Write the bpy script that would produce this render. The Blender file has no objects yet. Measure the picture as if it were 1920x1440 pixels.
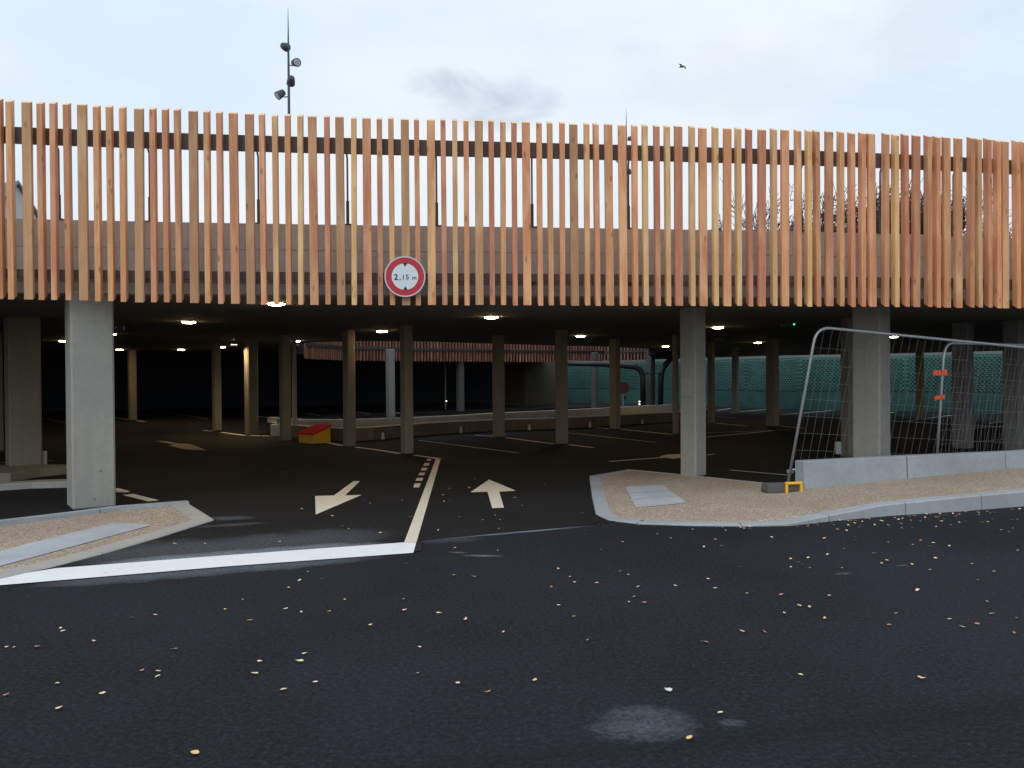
import bpy, bmesh, math, random
from mathutils import Vector, Matrix, noise
random.seed(11)
scene = bpy.context.scene
COL = scene.collection
rad = math.radians

# ------------------------------------------------------------------ camera
cam_data = bpy.data.cameras.new('camera')
cam_data.sensor_width = 36.0
cam_data.lens = 36.0 * 1550.0 / 1920.0
cam_data.clip_start = 0.05
cam_data.clip_end = 2000.0
cam = bpy.data.objects.new('camera', cam_data)
COL.objects.link(cam)
cam.matrix_world = (Matrix.Translation((0, 0, 1.6)) @ Matrix.Rotation(rad(90 - 0.59), 4, 'X') @ Matrix.Rotation(rad(-0.4), 4, 'Z'))
scene.camera = cam

# ------------------------------------------------------------------ sky, sun, exposure
SUN_EL, SUN_AZ = 38.0, 205.0          # overcast: the brighter part of the cloud lies behind the photographer
world = bpy.data.worlds.new('World')
scene.world = world
world.use_nodes = True
wn, wl = world.node_tree.nodes, world.node_tree.links
wn.clear()
w_out = wn.new('ShaderNodeOutputWorld')
sky = wn.new('ShaderNodeTexSky')
sky.sky_type = 'NISHITA'
sky.sun_disc = False
sky.sun_elevation = rad(SUN_EL)
sky.sun_rotation = rad(SUN_AZ)
bg_sky = wn.new('ShaderNodeBackground'); bg_sky.inputs[1].default_value = 0.05
wl.new(sky.outputs[0], bg_sky.inputs[0])
tc = wn.new('ShaderNodeTexCoord')
mp = wn.new('ShaderNodeMapping'); mp.inputs['Scale'].default_value = (1.0, 1.0, 2.6)
wl.new(tc.outputs['Generated'], mp.inputs[0])
n1 = wn.new('ShaderNodeTexNoise'); n1.inputs['Scale'].default_value = 2.1; n1.inputs['Detail'].default_value = 5; n1.inputs['Roughness'].default_value = 0.5
wl.new(mp.outputs[0], n1.inputs[0])
cr = wn.new('ShaderNodeValToRGB')
e = cr.color_ramp.elements
e[0].position = 0.36; e[0].color = (0.720, 0.850, 0.990, 1)
e[1].position = 0.64; e[1].color = (0.900, 0.945, 1.0, 1)
m_ = e.new(0.5); m_.color = (0.825, 0.920, 0.995, 1)
wl.new(n1.outputs['Fac'], cr.inputs[0])
# darker torn cloud low over the roof
n2 = wn.new('ShaderNodeTexNoise'); n2.inputs['Scale'].default_value = 8.5; n2.inputs['Detail'].default_value = 5; n2.inputs['Roughness'].default_value = 0.55; n2.inputs['Distortion'].default_value = 0.4
mp2 = wn.new('ShaderNodeMapping'); mp2.inputs['Scale'].default_value = (1.0, 1.0, 1.8)
wl.new(tc.outputs['Generated'], mp2.inputs[0]); wl.new(mp2.outputs[0], n2.inputs[0])
def wmath(op, a, b=None, c=None, clamp=False):
    n = wn.new('ShaderNodeMath'); n.operation = op; n.use_clamp = clamp
    for i, v in enumerate((a, b, c)):
        if v is None: continue
        if isinstance(v, (int, float)): n.inputs[i].default_value = v
        else: wl.new(v, n.inputs[i])
    return n.outputs[0]
sep = wn.new('ShaderNodeSeparateXYZ'); wl.new(tc.outputs['Generated'], sep.inputs[0])
def cloud_patch(cx, cz, rx, rz, dens):
    dx = wmath('DIVIDE', wmath('SUBTRACT', sep.outputs[0], cx), rx)
    dz = wmath('DIVIDE', wmath('SUBTRACT', sep.outputs[2], cz), rz)
    r2 = wmath('ADD', wmath('MULTIPLY', dx, dx), wmath('MULTIPLY', dz, dz))
    front = wmath('GREATER_THAN', sep.outputs[1], 0.0)
    f = wmath('MULTIPLY', wmath('SUBTRACT', 1.0, r2, clamp=True), front)
    nn = wmath('ADD', f, wmath('MULTIPLY', wmath('SUBTRACT', n2.outputs['Fac'], 0.60), 3.4), clamp=True)
    return wmath('MULTIPLY', wmath('MULTIPLY', wmath('MULTIPLY', f, 2.0, clamp=True), nn), dens, clamp=True)
patch = wmath('ADD', cloud_patch(-0.025, 0.318, 0.125, 0.040, 0.62), cloud_patch(0.33, 0.34, 0.30, 0.07, 0.16), clamp=True)
mixc = wn.new('ShaderNodeMix'); mixc.data_type = 'RGBA'
wl.new(patch, mixc.inputs[0]); wl.new(cr.outputs[0], mixc.inputs[6]); mixc.inputs[7].default_value = (0.40, 0.47, 0.60, 1)
bg_cl = wn.new('ShaderNodeBackground')
# overcast sky: brighter towards the zenith
zen = wmath('MULTIPLY', wmath('MAXIMUM', sep.outputs[2], 0.0), wmath('MAXIMUM', sep.outputs[2], 0.0))
wl.new(wmath('ADD', wmath('MULTIPLY', zen, 0.30), 1.06), bg_cl.inputs[1])
wl.new(mixc.outputs[2], bg_cl.inputs[0])
mixs = wn.new('ShaderNodeMixShader'); mixs.inputs[0].default_value = 0.90
wl.new(bg_sky.outputs[0], mixs.inputs[1]); wl.new(bg_cl.outputs[0], mixs.inputs[2])
wl.new(mixs.outputs[0], w_out.inputs[0])

sun_d = bpy.data.lights.new('sun', 'SUN')
sun_d.energy = 0.9; sun_d.angle = rad(50); sun_d.color = (1.0, 0.97, 0.93)
sun = bpy.data.objects.new('sun', sun_d); COL.objects.link(sun)
sa = rad(SUN_AZ)
sdir = Vector((math.sin(sa) * math.cos(rad(SUN_EL)), math.cos(sa) * math.cos(rad(SUN_EL)), math.sin(rad(SUN_EL))))
sun.rotation_euler = sdir.to_track_quat('Z', 'Y').to_euler()

scene.view_settings.view_transform = 'Standard'
scene.view_settings.look = 'None'
scene.view_settings.exposure = 0.0
scene.view_settings.gamma = 1.0
scene.view_settings.use_curve_mapping = False
scene.render.engine = 'CYCLES'
cy = scene.cycles
cy.use_denoising = True
cy.max_bounces = 8; cy.diffuse_bounces = 4; cy.glossy_bounces = 3
cy.use_light_tree = True
cy.sample_clamp_indirect = 4.0

# ------------------------------------------------------------------ materials
def mat(name, color, rough=0.7, metal=0.0, spec=0.5, emit=None, estr=0.0):
    m = bpy.data.materials.new(name); m.use_nodes = True
    b = m.node_tree.nodes['Principled BSDF']
    b.inputs['Base Color'].default_value = (*color, 1)
    b.inputs['Roughness'].default_value = rough
    b.inputs['Metallic'].default_value = metal
    b.inputs['Specular IOR Level'].default_value = spec
    if emit:
        b.inputs['Emission Color'].default_value = (*emit, 1)
        b.inputs['Emission Strength'].default_value = estr
    return m

class NT:
    def __init__(s, m):
        s.m = m; s.n = m.node_tree.nodes; s.l = m.node_tree.links; s.b = s.n['Principled BSDF']
        s.tc = s.n.new('ShaderNodeTexCoord')
    def new(s, t, **kw):
        n = s.n.new(t)
        for k, v in kw.items(): setattr(n, k, v)
        return n
    def coord(s, scale=(1, 1, 1), kind='Object', jitter=False):
        mp = s.new('ShaderNodeMapping'); mp.inputs['Scale'].default_value = scale
        s.l.new(s.tc.outputs[kind], mp.inputs[0])
        if jitter:
            oi = s.new('ShaderNodeObjectInfo')
            mu = s.new('ShaderNodeMath', operation='MULTIPLY'); mu.inputs[1].default_value = 91.7
            s.l.new(oi.outputs['Random'], mu.inputs[0])
            s.l.new(mu.outputs[0], mp.inputs['Location'])
        return mp.outputs[0]
    def noise(s, vec, scale, detail=4, rough=0.55, dist=0.0):
        n = s.new('ShaderNodeTexNoise'); s.l.new(vec, n.inputs['Vector'])
        n.inputs['Scale'].default_value = scale; n.inputs['Detail'].default_value = detail
        n.inputs['Roughness'].default_value = rough; n.inputs['Distortion'].default_value = dist
        return n.outputs['Fac']
    def ramp(s, fac, stops):
        r = s.new('ShaderNodeValToRGB'); s.l.new(fac, r.inputs[0])
        el = r.color_ramp.elements
        while len(el) < len(stops): el.new(0.5)
        for x, (p, c) in zip(el, stops):
            x.position = p; x.color = (c, c, c, 1) if isinstance(c, (int, float)) else (*c, 1)
        return r.outputs[0]
    def mix(s, fac, a, b, mode='MIX'):
        n = s.new('ShaderNodeMix', data_type='RGBA', blend_type=mode)
        for i, v in ((0, fac), (6, a), (7, b)):
            if isinstance(v, (int, float)): n.inputs[i].default_value = v
            elif isinstance(v, tuple): n.inputs[i].default_value = (*v, 1)
            else: s.l.new(v, n.inputs[i])
        return n.outputs[2]
    def math(s, op, a, b=None, clamp=False):
        n = s.new('ShaderNodeMath', operation=op); n.use_clamp = clamp
        for i, v in enumerate((a, b)):
            if v is None: continue
            if isinstance(v, (int, float)): n.inputs[i].default_value = v
            else: s.l.new(v, n.inputs[i])
        return n.outputs[0]
    def bump(s, h, strength, dist):
        b = s.new('ShaderNodeBump'); b.inputs['Strength'].default_value = strength; b.inputs['Distance'].default_value = dist
        s.l.new(h, b.inputs['Height']); s.l.new(b.outputs[0], s.b.inputs['Normal'])
    def color(s, c): s.l.new(c, s.b.inputs['Base Color'])

def wood(name, base, dark):
    m = mat(name, base, 0.62, spec=0.3); t = NT(m)
    v = t.coord((1, 1, 0.035), jitter=True)
    g = t.noise(v, 55, 6, 0.65, 0.6)
    broad = t.noise(t.coord((1, 1, 0.25), jitter=True), 5, 3, 0.5, 0.3)
    c = t.mix(t.ramp(g, [(0.38, 0.0), (0.68, 1.0)]), dark, base)
    c = t.mix(t.ramp(broad, [(0.35, 0.55), (0.5, 0.0)]), c, dark)
    c = t.mix(t.ramp(broad, [(0.5, 0.0), (0.66, 0.7)]), c, (base[0] * 1.05, base[1] * 1.22, base[2] * 1.25))
    # knots
    vo = t.new('ShaderNodeTexVoronoi'); vo.inputs['Scale'].default_value = 3.1; vo.inputs['Randomness'].default_value = 1.0
    t.l.new(t.coord((2.2, 2.2, 0.85), jitter=True), vo.inputs['Vector'])
    k = t.ramp(vo.outputs['Distance'], [(0.06, 1.0), (0.15, 0.0)])
    c = t.mix(t.math('MULTIPLY', k, 0.55), c, (0.13, 0.05, 0.025))
    oi = t.new('ShaderNodeObjectInfo')
    hv = t.new('ShaderNodeHueSaturation'); t.l.new(c, hv.inputs['Color'])
    t.l.new(t.math('ADD', t.math('MULTIPLY', oi.outputs['Random'], 0.30), 0.86), hv.inputs['Value'])
    t.l.new(t.math('ADD', t.math('MULTIPLY', oi.outputs['Random'], 0.014), 0.493), hv.inputs['Hue'])
    t.color(hv.outputs[0]); t.bump(g, 0.25, 0.002)
    return m
def concrete(name, base, var=0.18, warm=(1.0, 0.97, 0.92), pits=True, streak=0.0, rough=0.85):
    m = mat(name, base, rough, spec=0.3); t = NT(m)
    v = t.coord(kind='Object', jitter=True)
    a = t.noise(v, 1.3, 5, 0.6); b = t.noise(v, 14, 5, 0.65); f = t.noise(v, 120, 3, 0.6)
    lo = tuple(x * (1 - var) for x in base); hi = tuple(min(1, x * (1 + var) * w) for x, w in zip(base, warm))
    c = t.mix(t.ramp(a, [(0.3, 0.0), (0.7, 1.0)]), lo, hi)
    c = t.mix(t.ramp(b, [(0.35, 0.35), (0.6, 0.0)]), c, tuple(x * 0.72 for x in base))
    c = t.mix(t.ramp(f, [(0.3, 0.25), (0.55, 0.0)]), c, tuple(x * 0.6 for x in base))
    if streak:
        sv = t.noise(t.coord((6, 6, 0.35), jitter=True), 1.6, 5, 0.6)
        c = t.mix(t.math('MULTIPLY', t.ramp(sv, [(0.45, 0.0), (0.62, 1.0)]), streak), c, tuple(x * 0.5 for x in base))
    if pits:
        vo = t.new('ShaderNodeTexVoronoi'); vo.inputs['Scale'].default_value = 16; t.l.new(v, vo.inputs['Vector'])
        p = t.ramp(vo.outputs['Distance'], [(0.04, 1.0), (0.08, 0.0)])
        c = t.mix(t.math('MULTIPLY', p, 0.35), c, tuple(x * 0.4 for x in base))
    t.color(c); t.bump(f, 0.3, 0.004)
    return m
WOOD = {'s': wood('salmon_wood', (0.76, 0.355, 0.185), (0.56, 0.22, 0.11)),
        'o': wood('orange_wood', (0.72, 0.355, 0.175), (0.52, 0.225, 0.105)),
        'b': wood('brown_wood', (0.60, 0.345, 0.18), (0.46, 0.24, 0.115)),
        'y': wood('yellow_wood', (0.78, 0.465, 0.225), (0.62, 0.33, 0.145))}
M_END = concrete('end_grain', (0.86, 0.62, 0.44), 0.08, pits=False)

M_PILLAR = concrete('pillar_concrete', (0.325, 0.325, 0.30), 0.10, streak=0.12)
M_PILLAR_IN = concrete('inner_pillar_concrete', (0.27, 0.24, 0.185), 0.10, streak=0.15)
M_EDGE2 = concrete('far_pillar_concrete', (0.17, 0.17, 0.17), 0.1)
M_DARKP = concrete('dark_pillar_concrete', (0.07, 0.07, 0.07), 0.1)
M_PARAPET = concrete('parapet_concrete', (0.56, 0.545, 0.54), 0.12, streak=0.22)
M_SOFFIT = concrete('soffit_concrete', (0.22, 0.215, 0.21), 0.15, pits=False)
M_EDGE = concrete('edge_concrete', (0.40, 0.41, 0.43), 0.12, streak=0.1)
M_BLOCK = concrete('granite_grey', (0.33, 0.355, 0.375), 0.16, (0.97, 1.0, 1.03), pits=False)
M_KERB = concrete('kerb_granite', (0.36, 0.38, 0.395), 0.14, (0.97, 1.0, 1.03), pits=False)
M_KERBW = concrete('kerb_concrete', (0.40, 0.39, 0.37), 0.10, pits=False)
M_SLAB = concrete('pale_slab', (0.43, 0.455, 0.475), 0.22, (0.97, 1.0, 1.03), pits=False)
M_LOWW = concrete('low_wall_dark', (0.15, 0.125, 0.10), 0.15, streak=0.4)
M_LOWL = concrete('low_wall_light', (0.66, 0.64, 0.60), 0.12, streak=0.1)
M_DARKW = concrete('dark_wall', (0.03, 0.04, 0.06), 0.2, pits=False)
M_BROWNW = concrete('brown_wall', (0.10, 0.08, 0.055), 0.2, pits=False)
M_TEAL = concrete('teal_paint', (0.042, 0.118, 0.104), 0.25, (0.9, 1.0, 1.05), pits=False, rough=0.6)
M_TEALBAND = concrete('teal_coping', (0.16, 0.20, 0.19), 0.1, pits=False)
M_ROOF_DECK = concrete('roof_deck', (0.12, 0.12, 0.12), 0.2, pits=False)
M_RUSTIC = mat('ground_earth', (0.07, 0.07, 0.06), 0.95)
M_DARK = mat('anthracite_steel', (0.060, 0.062, 0.074), 0.55, 0.0)
M_RAIL = mat('brown_grey_steel', (0.105, 0.088, 0.092), 0.6, 0.0)
M_GALV = mat('galvanised_tube', (0.42, 0.47, 0.50), 0.42, 0.55)
M_WIRE = mat('fence_wire', (0.19, 0.19, 0.195), 0.6, 0.2)
M_PIPE = mat('black_pipe', (0.012, 0.015, 0.016), 0.4)
M_RED = mat('sign_red', (0.50, 0.018, 0.035), 0.4)
M_WHITE = mat('sign_white', (0.66, 0.73, 0.78), 0.4)
M_RIM = mat('sign_rim_grey', (0.55, 0.57, 0.60), 0.4, 0.3)
M_BLACK = mat('sign_black', (0.012, 0.012, 0.016), 0.5)
M_BACK = mat('sign_back', (0.30, 0.31, 0.32), 0.5, 0.5)
M_YELLOW = mat('yellow_plastic', (0.85, 0.46, 0.03), 0.45)
M_BINY = mat('grit_bin_yellow', (0.62, 0.33, 0.02), 0.45)
M_BINR = mat('grit_bin_red', (0.60, 0.015, 0.03), 0.75, spec=0.15)
M_RUBBER = concrete('recycled_rubber', (0.10, 0.10, 0.095), 0.3, pits=False)
M_TAPE = mat('orange_tape', (0.80, 0.10, 0.03), 0.45)
M_BOX = mat('grey_white_box', (0.50, 0.52, 0.50), 0.5)
M_LAMP = mat('warm_lamp', (1, 1, 1), 0.5, emit=(1.0, 0.68, 0.30), estr=75.0)
M_RING = mat('lamp_ring', (0.25, 0.25, 0.24), 0.4, 0.6)
M_GREEN = mat('green_indicator', (0.1, 0.5, 0.2), 0.5, emit=(0.1, 1.0, 0.35), estr=2.0)
M_WLED = mat('white_indicator', (0.6, 0.6, 0.6), 0.5, emit=(1.0, 0.95, 0.8), estr=2.5)
M_LENS = mat('floodlight_lens', (0.55, 0.52, 0.56), 0.15, 0.2)
M_BOTTLE = mat('blue_plastic', (0.10, 0.22, 0.50), 0.2)
M_HOUSE = mat('house_render', (0.50, 0.52, 0.53), 0.85)
M_SLATE = concrete('slate_roof', (0.20, 0.22, 0.24), 0.2, pits=False)
M_BARK = mat('bark', (0.055, 0.045, 0.045), 0.9)
M_FEATHER = mat('dark_feather', (0.03, 0.03, 0.04), 0.8)
LEAFM = {'Y': mat('leaf_yellow', (0.76, 0.50, 0.20), 0.6), 'O': mat('leaf_orange', (0.55, 0.22, 0.09), 0.6),
         'P': mat('leaf_pale', (0.76, 0.58, 0.34), 0.6), 'W': mat('leaf_white', (0.62, 0.64, 0.64), 0.6)}

def paint(name, base, wear=0.35):
    m = mat(name, base, 0.6, spec=0.4); t = NT(m)
    v = t.coord(kind='Object'); a = t.noise(v, 3.5, 6, 0.65); f = t.noise(v, 90, 4, 0.7)
    c = t.mix(t.ramp(a, [(0.35, 0.30), (0.6, 0.0)]), base, tuple(x * 0.80 for x in base))
    c = t.mix(t.math('MULTIPLY', t.ramp(f, [(0.60, 0.0), (0.72, 1.0)]), wear), c, (0.12, 0.115, 0.11))
    t.color(c); t.bump(f, 0.25, 0.003)
    return m
M_PAINT = paint('fresh_white_paint', (0.82, 0.84, 0.85), 0.15)
M_PAINT_W = paint('lamp_tinted_white_paint', (0.74, 0.66, 0.53), 0.45)  # white paint, with the lamps' warm tint put into its colour
M_PAINT_T = paint('thin_bay_paint', (0.50, 0.48, 0.42), 0.6)

def asphalt(name, base, dusty=()):
    m = mat(name, base, 0.80, spec=0.18); t = NT(m)
    v = t.coord(kind='Object')
    a = t.noise(v, 0.45, 5, 0.6, 0.4); b = t.noise(v, 3.0, 6, 0.6); f = t.noise(v, 36, 6, 0.85); f2 = t.noise(v, 170, 3, 0.7)
    lo = tuple(x * 0.62 for x in base); hi = tuple(x * 1.5 for x in base)
    c = t.mix(t.ramp(a, [(0.36, 0.0), (0.62, 1.0)]), lo, hi)
    c = t.mix(t.ramp(b, [(0.4, 0.0), (0.75, 0.5)]), c, tuple(x * 1.5 for x in base))
    c = t.mix(t.ramp(f, [(0.50, 0.0), (0.62, 1.0)]), c, tuple(x * 3.0 for x in base))
    c = t.mix(t.ramp(f2, [(0.58, 0.0), (0.70, 0.8)]), c, tuple(x * 5.5 for x in base))
    c = t.mix(t.ramp(f, [(0.36, 0.9), (0.48, 0.0)]), c, tuple(x * 0.25 for x in base))
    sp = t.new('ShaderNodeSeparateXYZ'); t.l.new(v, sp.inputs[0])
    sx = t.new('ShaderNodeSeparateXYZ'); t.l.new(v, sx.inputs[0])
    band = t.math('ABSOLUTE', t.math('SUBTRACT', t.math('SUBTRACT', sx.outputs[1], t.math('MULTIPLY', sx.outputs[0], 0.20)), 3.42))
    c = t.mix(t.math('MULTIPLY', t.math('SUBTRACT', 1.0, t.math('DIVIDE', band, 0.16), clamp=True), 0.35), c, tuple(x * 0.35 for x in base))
    rag = t.noise(t.coord((0.8, 1.5, 1)), 9.0, 8, 0.75, 0.6)
    # dusty marks: (x, y, dir angle, half length, half width, strength) - chalk dust and scuffs left on the tarmac
    for (x0, y0, ang, hl, hw, st, nz) in dusty:
        ca, sa_ = math.cos(ang), math.sin(ang)
        dx = t.math('SUBTRACT', sp.outputs[0], x0); dy = t.math('SUBTRACT', sp.outputs[1], y0)
        u = t.math('ADD', t.math('MULTIPLY', dx, ca), t.math('MULTIPLY', dy, sa_))
        w = t.math('SUBTRACT', t.math('MULTIPLY', dy, ca), t.math('MULTIPLY', dx, sa_))
        wob = t.math('MULTIPLY', t.math('SUBTRACT', b, 0.5), hw * 1.2)
        w = t.math('ADD', w, wob)
        u = t.math('DIVIDE', u, hl); w = t.math('DIVIDE', w, hw)
        u2 = t.math('MULTIPLY', u, u); u4 = t.math('MULTIPLY', u2, u2)
        r = t.math('ADD', u4 if hl > 1.2 else u2, t.math('MULTIPLY', w, w))
        fall = t.math('SUBTRACT', 1.0, r, clamp=True)
        torn = t.math('ADD', fall, t.math('MULTIPLY', t.math('SUBTRACT', rag, 0.55), 0.6 if nz else 2.4), clamp=True)
        torn = t.math('MULTIPLY', torn, t.math('MULTIPLY', fall, 2.5, clamp=True))
        fac = t.math('MULTIPLY', t.math('MULTIPLY', torn, st), t.ramp(f, [(0.32, 0.1), (0.60, 1.0)]), clamp=True)
        c = t.mix(fac, c, (0.26, 0.29, 0.33))
    t.color(c)
    h = t.math('ADD', t.math('MULTIPLY', f, 1.0), t.math('MULTIPLY', f2, 0.5))
    t.bump(h, 0.7, 0.010)
    return m
def seg_mark(a, b, hw, st, nz=True, ext=0.1):
    a, b = Vector(a), Vector(b); d = b - a
    return ((a.x + b.x) / 2, (a.y + b.y) / 2, math.atan2(d.y, d.x), d.length / 2 + ext, hw, st, nz)
MARKS = [seg_mark((-3.571, 7.06), (-1.233, 7.875), 0.24, 0.95), seg_mark((-4.035, 7.279), (-1.206, 8.408), 0.60, 0.30), seg_mark((-3.726, 6.381), (-1.149, 7.337), 0.22, 0.45),
         seg_mark((-0.845, 8.067), (0.838, 8.748), 0.055, 1.0, True), (*(0.213, 8.649), 0.16, 0.30, 0.03, 0.6, False),
         (*(-0.271, 7.331), -0.1, 0.22, 0.05, 0.75, False), (*(-0.494, 7.471), -0.1, 0.10, 0.04, 0.6, False),
         (*(0.587, 3.766), 0.3, 0.30, 0.26, 0.34, False), (*(0.997, 3.777), 0.1, 0.08, 0.05, 0.25, True),
         (*(-0.636, 8.059), 0.12, 0.4, 0.2, 0.2, True), (*(3.233, 6.853), 0.0, 0.07, 0.03, 0.35, True),
         (*(2.633, 6.593), 0.4, 0.12, 0.03, 0.3, False)]
M_ROAD = asphalt('fresh_asphalt', (0.0095, 0.0108, 0.0148), MARKS)
M_FLOOR = asphalt('car_park_asphalt', (0.0088, 0.0086, 0.0096),
                  [MARKS[0], MARKS[1], (*(-3.22, 9.369), 0.0, 0.35, 0.18, 0.35, True), (*(-3.069, 8.929), 0.3, 0.5, 0.12, 0.3, False)])

def aggregate():
    m = mat('exposed_aggregate', (0.4, 0.34, 0.28), 0.85, spec=0.3); t = NT(m)
    v = t.coord(kind='Object')
    vo = t.new('ShaderNodeTexVoronoi'); vo.inputs['Scale'].default_value = 75; t.l.new(v, vo.inputs['Vector'])
    sp = t.new('ShaderNodeSeparateColor'); t.l.new(vo.outputs['Color'], sp.inputs[0])
    c = t.ramp(sp.outputs[0], [(0.0, (0.27, 0.205, 0.15)), (0.35, (0.46, 0.37, 0.28)), (0.7, (0.58, 0.48, 0.375)), (1.0, (0.72, 0.61, 0.50))])
    c = t.mix(t.ramp(vo.outputs['Distance'], [(0.35, 0.0), (0.75, 0.7)]), c, (0.13, 0.10, 0.075))
    a = t.noise(v, 1.1, 5, 0.6)
    c = t.mix(t.ramp(a, [(0.35, 0.0), (0.7, 0.4)]), c, (0.24, 0.18, 0.13))
    t.color(c)
    inv = t.math('SUBTRACT', 1.0, vo.outputs['Distance'])
    t.bump(inv, 0.5, 0.006)
    return m
M_AGG = aggregate()

# ------------------------------------------------------------------ helpers
def link(name, me, m=None, parent=None, loc=(0, 0, 0), rotz=0.0, smooth=False):
    o = bpy.data.objects.new(name, me); COL.objects.link(o)
    o.location = loc; o.rotation_euler = (0, 0, rotz)
    if parent is not None: o.parent = parent
    if m is not None and me is not None and not me.materials: me.materials.append(m)
    if smooth:
        for p in me.polygons: p.use_smooth = True
    return o
def tag(o, label=None, cat=None, group=None, kind=None):
    if label: o['label'] = label
    if cat: o['category'] = cat
    if group: o['group'] = group
    if kind: o['kind'] = kind
    return o
def thing(name, label, cat, loc=(0, 0, 0), rotz=0.0, group=None):
    o = bpy.data.objects.new(name, None); COL.objects.link(o)
    o.empty_display_size = 0.2
    o.location = loc; o.rotation_euler = (0, 0, rotz)
    return tag(o, label, cat, group)

class MB:
    def __init__(s): s.v = []; s.f = []
    def add(s, vs, fs):
        k = len(s.v); s.v += [tuple(x) for x in vs]; s.f += [tuple(i + k for i in f) for f in fs]
    def box(s, c, size, rz=0.0):
        x, y, z = (d / 2 for d in size); ca, sa_ = math.cos(rz), math.sin(rz)
        vs = [(c[0] + a * x * ca - b * y * sa_, c[1] + a * x * sa_ + b * y * ca, c[2] + d * z) for d in (-1, 1) for b in (-1, 1) for a in (-1, 1)]
        s.add(vs, [(0, 2, 3, 1), (4, 5, 7, 6), (0, 1, 5, 4), (2, 6, 7, 3), (0, 4, 6, 2), (1, 3, 7, 5)])
    def prism(s, poly, z0, z1):
        n = len(poly); area = sum(poly[i][0] * poly[(i + 1) % n][1] - poly[(i + 1) % n][0] * poly[i][1] for i in range(n))
        if area < 0: poly = poly[::-1]
        za = z0 if isinstance(z0, (list, tuple)) else [z0] * n
        zb = z1 if isinstance(z1, (list, tuple)) else [z1] * n
        if area < 0: za, zb = za[::-1], zb[::-1]
        vs = [(p[0], p[1], a) for p, a in zip(poly, za)] + [(p[0], p[1], b) for p, b in zip(poly, zb)]
        s.add(vs, [tuple(range(n))[::-1], tuple(range(n, 2 * n))] + [(i, (i + 1) % n, (i + 1) % n + n, i + n) for i in range(n)])
    def tube(s, pts, r, n=8, cap=True):
        pts = [Vector(p) for p in pts]; rs = r if isinstance(r, (list, tuple)) else [r] * len(pts)
        k = len(s.v); prev = None
        for i, p in enumerate(pts):
            d = (pts[min(i + 1, len(pts) - 1)] - pts[max(i - 1, 0)]).normalized()
            if prev is None:
                up = Vector((0, 0, 1)) if abs(d.z) < 0.9 else Vector((1, 0, 0))
                a = d.cross(up).normalized()
            else: a = (prev - d * prev.dot(d)).normalized()
            b = d.cross(a).normalized(); prev = a
            for j in range(n):
                t = 2 * math.pi * j / n; q = p + (a * math.cos(t) + b * math.sin(t)) * rs[i]; s.v.append(tuple(q))
        for i in range(len(pts) - 1):
            for j in range(n):
                a0 = k + i * n + j; a1 = k + i * n + (j + 1) % n; s.f.append((a0, a1, a1 + n, a0 + n))
        if cap:
            s.f.append(tuple(k + j for j in range(n))[::-1]); s.f.append(tuple(k + (len(pts) - 1) * n + j for j in range(n)))
    def ribbon(s, line, t, z0, z1, side=1.0):
        """a wall along a plan polyline, thickness t towards the far side"""
        n = len(line); nv = []
        for i in range(n):
            a = Vector(line[max(i - 1, 0)][:2]); b = Vector(line[min(i + 1, n - 1)][:2]); d = (b - a).normalized()
            nv.append(Vector((-d.y, d.x)) * side)
        z0 = z0 if isinstance(z0, list) else [z0] * n; z1 = z1 if isinstance(z1, list) else [z1] * n
        vs = []
        for i in range(n):
            p = Vector(line[i][:2]); q = p + nv[i] * t
            vs += [(p.x, p.y, z0[i]), (p.x, p.y, z1[i]), (q.x, q.y, z1[i]), (q.x, q.y, z0[i])]
        fs = []
        for i in range(n - 1):
            a, b = 4 * i, 4 * i + 4
            for j in range(4):
                k = (j + 1) % 4; fs.append((a + j, b + j, b + k, a + k))
        fs += [(0, 1, 2, 3), tuple(4 * (n - 1) + j for j in (3, 2, 1, 0))]
        s.add(vs, fs)
    def lathe(s, prof, n=20, loc=(0, 0, 0), mat3=None, cap=True):
        k = len(s.v)
        for r, z in prof:
            for j in range(n):
                t = 2 * math.pi * j / n; q = Vector((r * math.cos(t), r * math.sin(t), z))
                if mat3: q = mat3 @ q
                s.v.append(tuple(q + Vector(loc)))
        for i in range(len(prof) - 1):
            for j in range(n):
                a = k + i * n + j; b = k + i * n + (j + 1) % n; s.f.append((a, b, b + n, a + n))
        if cap: s.f.append(tuple(k + j for j in range(n))[::-1]); s.f.append(tuple(k + (len(prof) - 1) * n + j for j in range(n)))
    def mesh(s, name='m'):
        me = bpy.data.meshes.new(name); me.from_pydata(s.v, [], s.f); me.update()
        bm = bmesh.new(); bm.from_mesh(me); bmesh.ops.recalc_face_normals(bm, faces=bm.faces); bm.to_mesh(me); bm.free()
        return me
    def build(s, name, m, parent=None, loc=(0, 0, 0), rotz=0.0, smooth=False, bevel=0.0):
        me = s.mesh(name)
        if bevel:
            bm = bmesh.new(); bm.from_mesh(me)
            ed = [e_ for e_ in bm.edges if len(e_.link_faces) == 2 and e_.calc_face_angle(0) > 0.6]
            bmesh.ops.bevel(bm, geom=ed, offset=bevel, segments=1, affect='EDGES'); bm.to_mesh(me); bm.free()
        return link(name, me, m, parent, loc, rotz, smooth)
def sheet(name, poly, m, z, parent=None, zs=None):
    bm = bmesh.new()
    vs = [bm.verts.new((p[0], p[1], zs[i] if zs else z)) for i, p in enumerate(poly)]
    f = bm.faces.new(vs); f.normal_update()
    if f.normal.z < 0: bmesh.ops.reverse_faces(bm, faces=[f])
    bmesh.ops.triangulate(bm, faces=bm.faces[:])
    me = bpy.data.meshes.new(name); bm.to_mesh(me); bm.free()
    return link(name, me, m, parent)
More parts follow.
